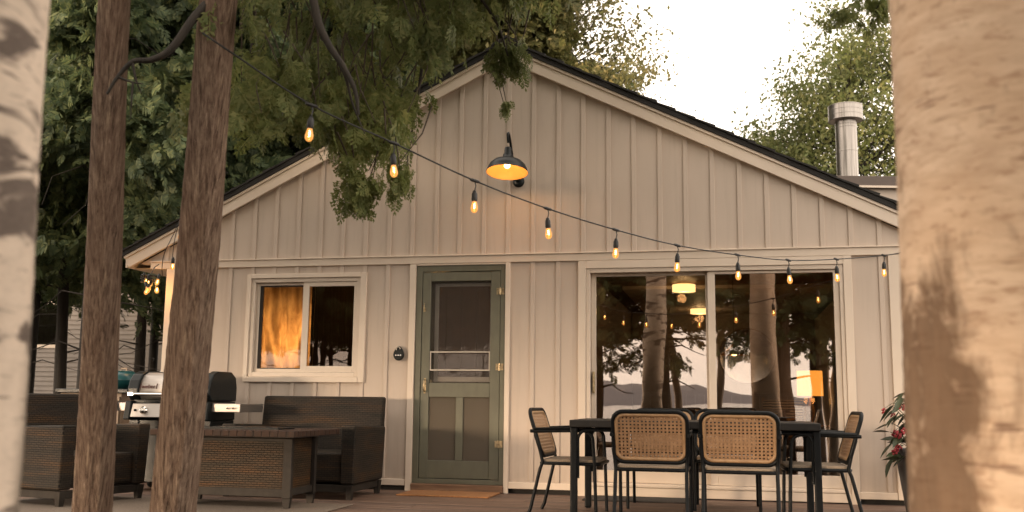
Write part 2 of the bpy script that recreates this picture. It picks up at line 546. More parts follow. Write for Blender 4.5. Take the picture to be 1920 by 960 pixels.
def glass_mat(name, refl, tint=(1, 1, 1), wave=0.0, ws=1.2, add=0.0):
    """window pane: a coated sheet that mirrors part of the light and lets the rest through"""
    k = NT(name)
    nrm = None
    if wave:
        nz = k.noise(k.coords((1, 1, .55)), ws, 2, .5)
        nrm = k.bump(nz, wave, .05)
    g = k.n('ShaderNodeBsdfGlossy')
    g.inputs['Roughness'].default_value = 0.0
    g.inputs['Color'].default_value = (1, .89, .81, 1)
    if nrm: k.l(nrm, g.inputs['Normal'])
    t = k.n('ShaderNodeBsdfTransparent')
    t.inputs[0].default_value = (*tint, 1)
    fr = k.n('ShaderNodeFresnel')
    fr.inputs[0].default_value = refl
    ms = k.n('ShaderNodeMixShader')
    k.l(k.math('ADD', fr.outputs[0], add), ms.inputs[0])
    k.l(t.outputs[0], ms.inputs[1]); k.l(g.outputs[0], ms.inputs[2])
    return k.done(ms)


MT['glass'] = glass_mat('coated_glass', 2.1, (.92, .89, .85), .04, 1.6, .08)
MT['glass_window'] = glass_mat('coated_glass_old', 1.6, (.9, .85, .78), .07, 2.6, .0)
MT['storm_glass'] = glass_mat('storm_glass', 1.6, (.85, .82, .78), .10, 3.0)


def screen_mat(name, c, opacity):
    k = NT(name)
    t = k.n('ShaderNodeBsdfTransparent')
    d = k.pbsdf(c, .8)
    ms = k.n('ShaderNodeMixShader')
    ms.inputs[0].default_value = opacity
    k.l(t.outputs[0], ms.inputs[1]); k.l(d.outputs[0], ms.inputs[2])
    return k.done(ms)


MT['screen'] = screen_mat('insect_screen', (0.10, 0.085, 0.07), .22)
MT['screen_dense'] = screen_mat('insect_screen_dense', (0.13, 0.105, 0.075), .78)


def emit_mat(name, c, s, base=(.8, .7, .5)):
    k = NT(name)
    x = k.pbsdf(base, .4)
    x.inputs['Emission Color'].default_value = (*c, 1)
    x.inputs['Emission Strength'].default_value = s
    return k.done(x)


def bulb_mat():
    k = NT('bulb_glass_lit')
    t = k.n('ShaderNodeBsdfTransparent')
    t.inputs[0].default_value = (1, .82, .5, 1)
    e = k.n('ShaderNodeEmission')
    e.inputs[0].default_value = (1.0, 0.42, 0.10, 1)
    e.inputs[1].default_value = .75
    g = k.n('ShaderNodeBsdfGlossy')
    g.inputs['Roughness'].default_value = .05
    a = k.n('ShaderNodeMixShader'); a.inputs[0].default_value = .5
    k.l(t.outputs[0], a.inputs[1]); k.l(e.outputs[0], a.inputs[2])
    b = k.n('ShaderNodeMixShader'); b.inputs[0].default_value = .06
    k.l(a.outputs[0], b.inputs[1]); k.l(g.outputs[0], b.inputs[2])
    return k.done(b)


MT['bulb'] = bulb_mat()
MT['filament'] = emit_mat('filament_lit', (1, .68, .30), 26)
MT['shade_inner'] = mat('white_enamel', (0.52, 0.31, 0.13), (0.48, .285, .12), (1, 1, 1), 3, .4)
MT['lamp_bulb'] = emit_mat('warm_lamp_bulb', (1, .62, .22), 5)
MT['drum'] = emit_mat('drum_diffuser_lit', (1, .62, .24), 1.6)
MT['lamp_shade'] = emit_mat('fabric_shade_lit', (1, .36, .05), .85, (.5, .25, .08))
MT['room_wood'] = mat('room_wood', (0.20, 0.105, 0.052), (0.12, 0.06, 0.03), (1, 1, 1), 5, .55)
MT['room_wall'] = mat('room_wall', (0.30, 0.235, 0.19), (0.25, .195, .155), (1, 1, 1), 4, .7)
MT['room_floor'] = mat('room_floor', (0.15, 0.085, 0.05), (0.10, .055, .032), (1, 8, 1), 4, .4)
MT['mirror'] = mat('mirror_glass', (0.9, 0.88, 0.85), (0.88, .86, .83), (1, 1, 1), 2, .02, metal=1.0)
MT['copper'] = mat('copper_shade', (0.42, 0.19, 0.07), (0.32, .14, .05), (1, 1, 1), 6, .4, metal=.5)
MT['added_curtain'] = None


def added_curtain_mat():
    k = NT('added_curtain_cloth')
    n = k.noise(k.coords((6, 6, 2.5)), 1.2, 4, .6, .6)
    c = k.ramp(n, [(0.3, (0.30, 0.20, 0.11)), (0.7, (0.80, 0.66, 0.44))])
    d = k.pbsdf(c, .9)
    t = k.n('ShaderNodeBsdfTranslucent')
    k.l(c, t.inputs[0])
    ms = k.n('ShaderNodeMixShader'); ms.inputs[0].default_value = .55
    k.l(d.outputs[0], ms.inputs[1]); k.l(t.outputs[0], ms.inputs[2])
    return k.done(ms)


MT['added_curtain'] = added_curtain_mat()


def stripe_mat():
    k = NT('striped_cushion')
    wv = k.n('ShaderNodeTexWave', wave_type='BANDS', bands_direction='Z')
    wv.inputs['Scale'].default_value = 9
    wv.inputs['Distortion'].default_value = 1.5
    k.l(k.coords((1, 1, 1)), wv.inputs['Vector'])
    c = k.ramp(wv.outputs['Fac'], [(0.45, (0.02, 0.018, 0.015)), (0.55, (0.33, 0.25, 0.13))])
    return k.done(k.pbsdf(c, .9))


MT['stripe'] = stripe_mat()


def water_mat():
    k = NT('lake_water')
    n = k.noise(k.coords((.25, .7, 1)), 1.0, 4, .6)
    return k.done(k.pbsdf((0.035, 0.042, 0.048), .22, 0, k.bump(n, .25, .12), .6))


MT['water'] = water_mat()
MT['hill'] = mat('hazy_hill_forest', (0.13, 0.125, 0.14), (0.10, .10, .115), (.01, .01, .01), 2, .95)  # distance haze put into the hill colour

# ------------------------------------------------------------------ ground, lake, hills
def build_ground():
    ys = [-420, -60, -30, -22, -19, -16.5, -14, -11, -8, -4, 0, 10, 30, 60, 120, 400, 3000]
    zs = [-9, -5, -3.6, -3.0, -2.5, -1.4, -.8, -.55, -.5, -.48, -.48, -.4, -.2, 0, 0.2, 0.5, 1]
    xs = [-3000, -400, -120, -60, -30, -20, -12, -6, -2, 2, 6, 12, 20, 30, 60, 120, 400, 3000]
    v = []; f = []
    rr = random.Random(5)
    for j, y in enumerate(ys):
        for x in xs:
            near = abs(x) < 50 and abs(y) < 50
            v.append((x, y, zs[j] + (rr.uniform(-.05, .05) if near else 0)))
    n = len(xs)
    for j in range(len(ys) - 1):
        for i in range(n - 1):
            f.append((j * n + i, j * n + i + 1, (j + 1) * n + i + 1, (j + 1) * n + i))
    mb = MB(); mb.add(v, f, True)
    tag(mb.build('ground', MT['earth']), kind='structure')
    lk = MB()
    lk.add([(-4000, -4200, -2.6), (4000, -4200, -2.6), (4000, -17.5, -2.6), (-4000, -17.5, -2.6)], [(0, 1, 2, 3)])
    tag(lk.build('lake_water', MT['water']), kind='structure')
    # far shore: a long low wooded ridge
    hb = MB()
    v = []; f = []
    n = 90
    for i in range(n + 1):
        x = -4200 + 8400 * i / n
        h = 62 + 26 * math.sin(i * .21 + 1) + 14 * math.sin(i * .63) + 6 * math.sin(i * 1.9)
        for (y, z) in ((-2650, -3), (-2900, h * .62), (-3200, h), (-3700, -3)):
            v.append((x, y, z))
    for i in range(n):
        for q in range(3):
            a = i * 4 + q
            f.append((a, a + 1, a + 5, a + 4))
    hb.add(v, f, True)
    tag(hb.build('hills', MT['hill']), kind='structure')


build_ground()

# ------------------------------------------------------------------ deck
deck = thing('deck', 'weathered brown plank deck in front of the cottage', kind='structure')
db = MB()
db.box(-6.6, 6.6, -3.42, -3.38, -.45, -.045)
for x in np.arange(-6.4, 6.6, .8): db.box(x, x + .045, -3.375, .03, -.2, -.036)
for x in (-6.2, -3, 0, 3, 6.2): db.box(x - .05, x + .05, -3.3, -3.2, -.6, -.2)
db.build('deck_frame', MT['dark_bark'], deck)
rr = random.Random(2)
y = -3.40; k = 0
while y < 0.08:
    joints = [-6.6] + sorted(rr.choice([-4.8, -3.2, -1.6, 0.0, 1.6, 3.2, 4.8]) + (0.8 if k % 2 else 0) for _ in range(1)) + [6.6]
    for a, b_ in zip(joints[:-1], joints[1:]):
        z = rr.uniform(-.0015, .0015)
        p = MB().box(a + .002, b_ - .002, y + .003, y + .137, -.034, z)
        p.build('plank', MT['deck'], deck, .003, 1)
    y += .1395; k += 1

# ------------------------------------------------------------------ the cottage
AX, SL = 0.447, 0.493
ZB, ZT = 4.303, 4.454            # rake board, lower and upper edge at the ridge
house = thing('cottage', 'cream board and batten cottage with green screen door and dark gable roof', 'cottage')


def ropen(x): return ZB - SL * abs(x - AX)


WIN = (-2.275, -1.063, 1.10, 2.12)
DOR = (-.470, .452, .047, 2.22)
SLI = (1.253, 3.64, .047, 2.16)


def wall_sheet():
    mb = MB()
    y0, y1 = 0.0, .12
    xs = [-3.25, WIN[0], WIN[1], DOR[0], DOR[1], SLI[0], SLI[1], 4.14]
    zt = 2.30
    for a, b in ((0, 1), (2, 3), (4, 5), (6, 7)):
        mb.box(xs[a], xs[b], y0, y1, .047, zt)
    mb.box(WIN[0], WIN[1], y0, y1, .047, WIN[2]); mb.box(WIN[0], WIN[1], y0, y1, WIN[3], zt)
    mb.box(DOR[0], DOR[1], y0, y1, DOR[3], zt)
    mb.box(SLI[0], SLI[1], y0, y1, SLI[3], zt)
    # side and rear walls
    mb.box(-3.25, -3.13, .12, 7.9, .047, 2.30); mb.box(4.02, 4.14, .12, 7.9, .047, 2.30)
    mb.box(-3.25, 4.14, 7.9, 8.02, .047, 2.30)
    for ya in (0.0, 7.9):
        mb.prism([(-3.60, 2.302), (4.494, 2.302), (AX, ZB + .045)], ya + .001, ya + .12, 'Y')
    return mb.build('wall', MT['siding'], house)


wall = wall_sheet()


def piece(name, m, parent, x0, x1, y0, y1, z0, z1, bev=.003):
    return MB().box(x0, x1, y0, y1, z0, z1).build(name, m, parent, bev, 1)


# battens: every quarter metre, upper field under the rake boards and lower field between the openings
k = -15
BW = .044
rr = random.Random(9)
while True:
    xc = -.026 + .25 * k + rr.uniform(-.004, .004)
    k += 1
    if xc > 4.42: break
    if xc < -3.5: continue
    m = MB()
    a, b = xc - BW / 2, xc + BW / 2
    za, zb2 = ropen(a) + .02, ropen(b) + .02
    if min(za, zb2) > 2.36:
        m.hexa([(a, -.014, 2.318), (b, -.014, 2.318), (b, .0, 2.318), (a, .0, 2.318)],
               [(a, -.014, za), (b, -.014, zb2), (b, .0, zb2), (a, .0, za)])
        m.build('batten', MT['siding'], wall, .003, 1)
    if xc < -3.1 or xc > 4.1: continue
    segs = [(.112, 2.245)]
    if -2.36 < xc < -.96: segs = [(.112, 1.048), (2.160, 2.245)]
    elif -.60 < xc < .56 or 1.14 < xc < 3.76: segs = []
    for z0, z1 in segs:
        piece('batten', MT['siding'], wall, a, b, -.014, 0, z0, z1)

TY = -.028
# band between gable and wall, bottom board, corner boards
piece('band_board', MT['trim'], house, -3.46, 4.36, TY, 0, 2.240, 2.312)
piece('band_ledge', MT['trim'], house, -3.46, 4.36, -.042, 0, 2.3125, 2.3245, .002)
for a, b in ((-3.14, -.537), (.503, 1.176), (3.717, 4.03)):
    piece('bottom_board', MT['trim'], house, a, b, -.024, 0, .049, .110)
piece('corner_board', MT['trim'], house, -3.262, -3.145, TY, 0, .049, 2.238)
piece('corner_board', MT['trim'], house, 4.035, 4.152, TY, 0, .049, 2.238)
piece('foundation', MT['dark_gap'], house, -3.2, 4.1, .03, .11, -.5, .046, 0)

# rake boards
for sgn, nm in ((-1, 'l'), (1, 'r')):
    def X(d): return AX + sgn * d
    pts = [(X(0), ZT), (X(0), ZB), (X(4.147), ZB - SL * 4.147), (X(4.212), ZT - SL * 4.212)]
    if sgn > 0: pts = pts[::-1]
    MB().prism(pts, -.060, -.034).build('rake_board', MT['trim'], house, .004, 1)
    # small ledge (shingle moulding) along its top
    t = .032
    pts = [(X(0), ZT + .001), (X(0), ZT - t), (X(4.20), ZT - t - SL * 4.20), (X(4.212), ZT + .001 - SL * 4.212)]
    if sgn > 0: pts = pts[::-1]
    MB().prism(pts, -.074, -.0605).build('rake_moulding', MT['trim'], house, .003, 1)
    pts = [(X(0), ZB + .044), (X(0), ZB + .012), (X(4.15), ZB + .012 - SL * 4.15), (X(4.15), ZB + .044 - SL * 4.15)]
    if sgn > 0: pts = pts[::-1]
    MB().prism(pts, -.033, -.001).build('rake_soffit', MT['trim'], house)
    # eave board and soffit
    xs_ = sorted((X(4.205), X(4.180)))
    MB().box(xs_[0], xs_[1], -.032, 8.0, 2.262, 2.372).build('eave_board', MT['trim'], house)
    xs_ = sorted((X(4.178), X(3.70)))
    MB().box(xs_[0], xs_[1], .125, 8.0, 2.262, 2.276).build('soffit', MT['trim'], house)

# roof: boarding plus stepped shingle courses
CO = math.cos(math.atan(SL)); SI = math.sin(math.atan(SL))
rb = MB()
for sgn in (-1, 1):
    pts = [(AX, ZT + .052), (AX, ZT + .003), (AX + sgn * 4.235, ZT + .003 - SL * 4.235), (AX + sgn * 4.235, ZT + .052 - SL * 4.235)]
    if sgn > 0: pts = pts[::-1]
    rb.prism(pts, -.086, 8.1)
roof = rb.build('roof', MT['shingle'], house)
rr = random.Random(4)
for sgn in (-1, 1):
    L = 4.25 / CO
    e = .205
    n = int(L / e)
    for i in range(n + 1):
        s0 = L - (i + 1) * e - .05
        s1 = L - i * e + .012
        s0 = max(s0, 0)
        if s1 < .03: continue
        j = rr.uniform(-.008, .008)
        th = .022 + rr.uniform(-.003, .004)
        def pt(s, h): return (AX + sgn * (s * CO + h * SI), ZT + .053 - s * SI + h * CO)
        pts = [pt(s0, .001), pt(s1 + j, .008), pt(s1 + j, .008 + th), pt(s0, .010)]
        if sgn > 0: pts = pts[::-1]
        MB().prism(pts[::-1], -.098 + rr.uniform(-.006, .006), 8.1).build('shingle_course', MT['shingle'], roof)
MB().prism([(AX - .16, ZT + .004), (AX, ZT + .088), (AX + .16, ZT + .004), (AX + .15, ZT + .03), (AX, ZT + .115), (AX - .15, ZT + .03)][::-1], -.10, 8.1).build('ridge_cap', MT['shingle'], roof)


def frame(mb, x0, x1, z0, z1, l, r, b, t, y0, y1):
    """four butted members"""
    mb.box(x0, x0 + l, y0, y1, z0, z1)
    mb.box(x1 - r, x1, y0, y1, z0, z1)
    mb.box(x0 + l, x1 - r, y0, y1, z0, z0 + b)
    mb.box(x0 + l, x1 - r, y0, y1, z1 - t, z1)
    return mb


# --- left window
win = frame(MB(), -2.273, -1.065, 1.102, 2.118, .042, .042, .045, .042, -.012, .085).build('window', MT['vinyl'], house, .003, 1)
for nm, (a, b, c, d) in (('casing', (-2.320, -2.2745, 1.046, 2.164)), ('casing', (-1.0625, -.997, 1.046, 2.164)),
                         ('casing', (-2.2735, -1.0635, 2.1195, 2.164)), ('sill_board', (-2.2735, -1.0635, 1.046, 1.1005))):
    piece(nm, MT['trim'], win, a, b, -.032 if nm == 'casing' else -.036, 0, c, d)
frame(MB(), -2.229, -1.680, 1.149, 2.074, .034, .016, .034, .026, .028, .060).build('sash', MT['vinyl'], win, .002, 1)
frame(MB(), -2.194, -1.697, 1.184, 2.047, .035, .004, .008, .014, .034, .056).build('screen_frame', MT['dark_frame'], win)
frame(MB(), -1.699, -1.108, 1.149, 2.074, .068, .030, .062, .044, .000, .027).build('sash', MT['vinyl'], win, .002, 1)
MB().box(-2.158, -1.702, .044, .048, 1.193, 2.032).build('pane', MT['glass_window'], win)
MB().box(-1.630, -1.139, .012, .016, 1.212, 2.029).build('pane', MT['glass_window'], win)
# backlit cloth added to imitate the sunset glow mirrored in the left pane
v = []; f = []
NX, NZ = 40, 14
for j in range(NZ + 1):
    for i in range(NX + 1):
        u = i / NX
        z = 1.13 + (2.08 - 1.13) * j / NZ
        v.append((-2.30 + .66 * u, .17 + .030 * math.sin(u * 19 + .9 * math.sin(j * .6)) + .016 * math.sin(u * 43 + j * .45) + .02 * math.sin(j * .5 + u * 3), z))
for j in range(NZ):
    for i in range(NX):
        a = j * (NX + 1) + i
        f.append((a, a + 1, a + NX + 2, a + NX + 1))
m = MB(); m.add(v, f, True); m.build('added_curtain', MT['added_curtain'], win)

# --- door: trim, jamb, screen door, storm door behind
piece('door_casing', MT['trim'], house, -.535, -.472, TY, 0, -.003, 2.238)
piece('door_casing', MT['trim'], house, .454, .501, TY, 0, -.003, 2.238)
piece('door_casing', MT['trim'], house, -.4715, .4535, TY + .004, 0, 2.2215, 2.238)
frame(MB(), -.468, .450, .075, 2.2195, .060, .046, .045, .060, -.010, .118).build('door_frame', MT['green'], house, .003, 1)
piece('door_sill', MT['threshold'], house, -.47, .452, -.05, .118, .002, .073, .006)
door = thing('screen_door'); door.parent = house; door['label'] = 'sage green wooden screen door with guard bars'
dy0, dy1 = -.006, .028
piece('stile', MT['green'], door, -.402, -.318, dy0, dy1, .125, 2.155)
piece('stile', MT['green'], door, .304, .400, dy0, dy1, .125, 2.155)
piece('top_rail', MT['green'], door, -.3175, .3035, dy0 + .002, dy1, 2.062, 2.153)
piece('lock_rail', MT['green'], door, -.3175, .3035, dy0 + .002, dy1, .910, 1.048)
piece('bottom_rail', MT['green'], door, -.3175, .3035, dy0 + .002, dy1, .127, .296)
piece('mullion', MT['green'], door, -.037, .036, dy0 + .002, dy1, .2965, .9095)
piece('screen', MT['screen'], door, -.317, .303, .012, .013, 1.0485, 2.0615, 0)
piece('screen', MT['screen_dense'], door, -.317, -.0375, .012, .013, .2965, .9095, 0)
piece('screen', MT['screen_dense'], door, .0365, .303, .012, .013, .2965, .9095, 0)
gb = frame(MB(), -.312, .300, 1.170, 1.360, .009, .009, .012, .012, -.004, .010)
gb.build('guard_bar', MT['alu'], door)
hb = MB(); hb.tube([(-.357, -.008, 1.08), (-.357, -.045, 1.07), (-.357, -.045, .97), (-.357, -.008, .96)], .008, 8)
hb.box(-.367, -.347, -.011, -.0065, .945, 1.095); hb.build('door_handle', MT['brass'], door, .001, 1)
hk = MB(); hk.tube([(-.378, -.008, 1.84), (-.378, -.022, 1.83), (-.384, -.022, 1.78), (-.372, -.02, 1.765), (-.366, -.02, 1.785)], .004, 6)
hk.box(-.388, -.368, -.010, -.0065, 1.755, 1.80); hk.build('hook', MT['brass'], door)
for z in (1.953, 1.208, .464):
    h = MB(); h.box(.362, .398, -.012, -.0065, z - .032, z + .032); h.box(.404, .440, -.016, -.0105, z - .032, z + .032)
    h.lathe([(.009, -.036), (.009, .036)], 10, (.401, -.017, z))
    for zz in (-.02, .02):
        h.lathe([(.005, 0), (.003, .003)], 8, (.376, -.012, z + zz), 'Y'); h.lathe([(.005, 0), (.003, .003)], 8, (.426, -.016, z + zz), 'Y')
    h.build('hinge', MT['brass'], door)
inner = thing('inner_door'); inner.parent = house
frame(MB(), -.400, .400, .08, 2.14, .10, .10, .98, .09, .095, .116).build('door_leaf', mat('inner_door_paint', (.10, .085, .055), (.08, .066, .043)), inner)
frame(MB(), -.299, .299, 1.062, 2.048, .040, .024, .05, .030, .088, .112).build('window_frame', MT['alu'], inner, .002, 1)
MB().box(-.258, .274, .098, .102, 1.113, 2.017).build('pane', MT['storm_glass'], inner)
kn = MB(); kn.lathe([(.010, 0), (.010, .03), (.024, .04), (.026, .052), (.018, .066), (0, .07)], 14, (-.322, .096, 1.058), 'Y')
kn.build('knob', MT['brass'], inner)

# --- sliding glass door
sld = thing('sliding_door'); sld.parent = house; sld['label'] = 'wide two panel sliding glass door with cream frame'
piece('casing', MT['trim'], sld, 1.178, 1.252, TY - .002, 0, -.003, 2.238)
piece('casing', MT['trim'], sld, 3.641, 3.715, TY - .002, 0, -.003, 2.238)
piece('casing', MT['trim'], sld, 1.2525, 3.6405, TY, 0, 2.1615, 2.238)
frame(MB(), 1.254, 3.639, .094, 2.160, .040, .034, .034, .040, -.016, .116).build('frame', MT['vinyl'], sld, .003, 1)
piece('sill_board', MT['trim'], sld, 1.2535, 3.6395, -.030, .1, .012, .092)
piece('track', MT['vinyl'], sld, 1.295, 3.604, -.034, -.0165, .096, .114, .002)
# moving panel (left, set back), fixed panel (right, in front)
frame(MB(), 1.296, 2.450, .130, 2.118, .046, .060, .110, .026, .060, .096).build('sash', MT['vinyl'], sld, .003, 1)
frame(MB(), 2.410, 3.603, .130, 2.118, .070, .050, .112, .026, .010, .052).build('sash', MT['vinyl'], sld, .003, 1)
MB().box(1.343, 2.389, .076, .080, .241, 2.0915).build('pane', MT['glass'], sld)
MB().box(2.481, 3.552, .028, .032, .243, 2.0915).build('pane', MT['glass'], sld)
hd = MB(); hd.box(1.308, 1.332, .030, .059, .962, 1.168); hd.box(1.314, 1.326, .008, .029, .985, 1.145)
hd.build('door_handle', MT['brass'], sld, .003, 1)

# --- rear addition and flue pipe
add = MB()
add.hexa([(1.2, 3.90, 2.4), (7.2, 3.90, 2.4), (7.2, 7.9, 2.4), (1.2, 7.9, 2.4)], [(1.2, 3.90, 3.863), (7.2, 3.90, 3.549), (7.2, 7.9, 3.549), (1.2, 7.9, 3.863)])
addition = add.build('rear_addition', MT['siding'], house)
ar = MB()
ar.hexa([(.9, 3.85, 3.885), (7.4, 3.85, 3.545), (7.4, 8.2, 3.545), (.9, 8.2, 3.885)], [(.9, 3.85, 4.03), (7.4, 3.85, 3.69), (7.4, 8.2, 3.69), (.9, 8.2, 4.03)])
ar.build('addition_roof', MT['brown_metal'], addition, .004, 1)
gu = MB()
gu.hexa([(.9, 3.832, 3.872), (7.4, 3.832, 3.532), (7.4, 3.849, 3.532), (.9, 3.849, 3.872)], [(.9, 3.832, 3.90), (7.4, 3.832, 3.56), (7.4, 3.849, 3.56), (.9, 3.849, 3.90)])
gu.build('eave_board', MT['trim'], addition)
fx, fy = 4.325, 5.15
fl = MB()
fl.lathe([(.150, 3.3), (.150, 5.0)], 40, (fx, fy, 0))
for z_ in (4.50, 4.855, 4.895):
    fl.lathe([(.1505, z_ - .007), (.1535, z_), (.1505, z_ + .007)], 40, (fx, fy, 0), cap=False)
flue = fl.build('flue_pipe', MT['flue'], house)
fc = MB()
fc.lathe([(.152, 4.945), (.238, 4.957)], 40, (fx, fy, 0), cap=False)
fc.lathe([(.241, 4.957), (.241, 5.180)], 40, (fx, fy, 0), cap=False)
for z_ in (4.963, 5.034, 5.105, 5.172):
    fc.lathe([(.2415, z_ - .006), (.2445, z_), (.2415, z_ + .006)], 40, (fx, fy, 0), cap=False)
fc.lathe([(.241, 5.180), (.12, 5.205), (0, 5.212)], 40, (fx, fy, 0), cap=False)
fc.build('flue_cap', MT['flue'], flue)

# --- rooms seen through the panes
rm = MB()
rm.box(.95, 4.0, .13, 7.88, .05, .075)
rm.box(-3.12, .94, .13, 7.88, .05, .075)
rm.build('room_floor', MT['room_floor'], house)
cl = MB()
yy = .14
while yy < 7.8:
    cl.box(-3.12, 4.01, yy, yy + .098, 2.442, 2.46); yy += .102
cl.build('room_ceiling', MT['room_wood'], house)
pw = MB()
x = .96
while x < 4.0:
    pw.box(x, min(x + .148, 4.01), 7.80, 7.82, .076, 1.02); x += .152
pw.box(.96, 4.01, 7.79, 7.82, 1.022, 1.05)
pw.box(.96, 4.01, 7.80, 7.82, 1.052, 2.44)
pw.box(.90, .945, .13, 7.88, .076, 2.44)
pw.build('room_wall', MT['room_wall'], house)
pk = MB()
x = -3.1
while x < .88:
    pk.box(x, min(x + .195, .89), 2.60, 2.62, .076, 2.44); x += .2
pk.build('panelled_wall', MT['room_wood'], house)
pp = MB()
yy = .14
while yy < 2.5:
    pp.box(-1.66, -1.645, yy, yy + .145, .076, 2.44); yy += .15
pp.build('added_light_partition', MT['dark_bark'], house)  # added divider keeping the window backlight off the panelled wall

# ------------------------------------------------------------------ wall lamp over the door
def rrect(w, h, r, n=5):
    """rounded rectangle loop, centred, (a, b) pairs"""
    pts = []
    for cx, cy, a0 in ((w - r, h - r, 0), (-w + r, h - r, PI / 2), (-w + r, -h + r, PI), (w - r, -h + r, 1.5 * PI)):
        for i in range(n + 1):
            a = a0 + PI / 2 * i / n
            pts.append((cx + r * math.cos(a), cy + r * math.sin(a)))
    return pts


def spline(pts, n=8):
    """Catmull-Rom through pts"""
    P = [Vector(p) for p in pts]
    P = [P[0] * 2 - P[1]] + P + [P[-1] * 2 - P[-2]]
    out = []
    for i in range(1, len(P) - 2):
        for k in range(n):
            t = k / n
            a, b, c, d = P[i - 1], P[i], P[i + 1], P[i + 2]
            out.append(.5 * ((2 * b) + (c - a) * t + (2 * a - 5 * b + 4 * c - d) * t * t + (3 * b - a - 3 * c + d) * t ** 3))
    out.append(P[-2])
    return out


LX, LY, LZ = .578, -.56, 3.03      # rim centre of the shade
lamp = thing('wall_lamp', 'black gooseneck barn lamp glowing yellow high on the gable wall', 'lamp', (LX, -.019, 3.05))
b = MB(); b.lathe([(.058, 0), (.060, .012), (.048, .024), (.02, .032), (0, .033)], 20, (0, 0, 0), 'Y')
b.build('wall_plate', MT['plastic'], lamp)
ly = LY + .019; lz = LZ - 3.05
a = MB(); a.tube(spline([(0, -.02, 0), (0, -.16, .03), (0, -.33, .20), (0, -.44, .33), (0, -.50, .365), (0, ly + .012, .34), (0, ly + .036, .27)], 7), .0125, 10)
a.build('gooseneck', MT['plastic'], lamp)
s = MB()
s.lathe([(.030, .245), (.034, .235), (.036, .19), (.048, .165), (.050, .135), (.085, .122), (.135, .100), (.170, .068), (.190, .026), (.196, .0), (.200, -.004), (.199, -.008)], 36, (0, 0, 0), cap=False)
o = s.build('lamp_shade', MT['plastic'], lamp); o.location = (0, ly, lz); o.rotation_euler = (R(-9), 0, 0)
s2 = MB()
s2.lathe([(.0, .116), (.08, .112), (.130, .092), (.165, .062), (.185, .022), (.1965, -.0075)], 36, (0, 0, 0), cap=False)
o = s2.build('shade_lining', MT['shade_inner'], lamp); o.location = (0, ly, lz); o.rotation_euler = (R(-9), 0, 0)
bl = MB(); bl.lathe([(0, .035), (.02, .037), (.030, .05), (.03, .065), (.02, .09), (.016, .11)], 14, (0, ly, lz + .0))
bl.build('light_bulb', MT['lamp_bulb'], lamp)
ld = bpy.data.lights.new('wall_lamp_light', 'POINT'); ld.energy = 1.7; ld.color = (1, .47, .13); ld.shadow_soft_size = .035
lo = bpy.data.objects.new('wall_lamp_light', ld); link(lo, lamp); lo.location = (0, ly, lz + .0)

# ------------------------------------------------------------------ key lock box beside the door
kb = thing('lock_box', 'small black rounded key lock box hanging on the wall left of the door', 'lock box', (-.627, -.021, 1.34))
pts = []
for i in range(28):
    t = 2 * PI * i / 28
    zz = math.sin(t)
    wd = .056 - .020 * max(0, zz) ** 1.2
    pts.append((math.cos(t) * wd, zz * (.062 if zz < 0 else .085) - .012))
MB().prism(pts[::-1], -.034, 0).build('lock_body', MT['plastic'], kb, .008, 3)
sh = MB()
sh.tube([(.020 * math.cos(PI * i / 8), -.040, .040 + .022 * math.sin(PI * i / 8)) for i in range(9)] + [(-.020, -.040, .03)], .006, 8)
sh.build('shackle_opening', MT['alu'], kb)
dl = MB()
for i, xx in enumerate((-.024, 0, .024)):
    dl.lathe([(.009, 0), (.009, .006), (.006, .008)], 10, (xx, -.034, -.022), 'Y')
dl.build('dial', MT['chrome'], kb)

# ------------------------------------------------------------------ string lights
def bulb_parts(parent, p, drop, first=[None]):
    """socket on a short lead with its bulb; the meshes are shared"""
    if first[0] is None:
        so = MB(); so.lathe([(.0, .012), (.009, .010), (.012, 0), (.0165, -.010), (.0175, -.045), (.0155, -.052), (.014, -.055)], 12)
        bu = MB(); bu.lathe([(.0125, -.050), (.0135, -.060), (.018, -.076), (.0215, -.092), (.0205, -.106), (.013, -.118), (.0, -.1235)], 16, cap=False)
        fi = MB()
        fi.tube([(.004 * math.cos(k * 1.3), .004 * math.sin(k * 1.3), -.066 - k * .0022) for k in range(15)], .0015, 5)
        s0 = so.build('socket', MT['wire']); b0 = bu.build('bulb', MT['bulb'], s0); f0 = fi.build('filament', MT['filament'], s0)
        first[0] = (s0, b0, f0)
        s = s0; bb = b0
        s.parent = parent
    else:
        s0, b0, f0 = first[0]
        s = s0.copy(); link(s, parent)
        for q in (b0, f0):
            c = q.copy(); link(c, s)
    s.location = (p[0], p[1], p[2] - drop)
    s.rotation_euler = (random.uniform(-.08, .08), random.uniform(-.08, .08), random.uniform(0, 6))
    return s


SP = [(0.17, -5.40, 2.60), (0.287, -5.337, 2.52), (0.561, -4.992, 2.345), (0.848, -4.553, 2.25), (1.186, -4.098, 2.13), (1.523, -3.599, 2.053), (1.888, -3.097, 1.997),
      (2.258, -2.546, 1.972), (2.675, -1.99, 1.977), (3.072, -1.442, 2.007), (3.493, -0.895, 2.085), (3.952, -0.344, 2.188), (4.187, -0.096, 2.253)]
base = Vector(SP[0])
st = thing('string_lights', 'black cable of ten glowing bulbs strung from leaning cedar trunk to right eave', 'string lights', SP[0], group='strings of filament bulbs')
cb = MB(); cb.tube([p - base for p in spline(SP, 6)], .0048, 6)
for p in SP[2:12]:
    q = Vector(p) - base
    d = (Vector(SP[6]) - Vector(SP[5])).normalized()
    cb.tube([q - d * .035, q - d * .02, q + d * .02, q + d * .035], [.006, .010, .010, .006], 7)
    cb.tube([q, q + Vector((.006, .004, -.03)), q + Vector((0, 0, -.062))], .0038, 6)
hk_ = Vector(SP[-1]) - base
cb.tube([hk_, hk_ + Vector((.02, .03, .06)), hk_ + Vector((.0, .07, .075))], .004, 6)
cb.build('cable', MT['wire'], st)
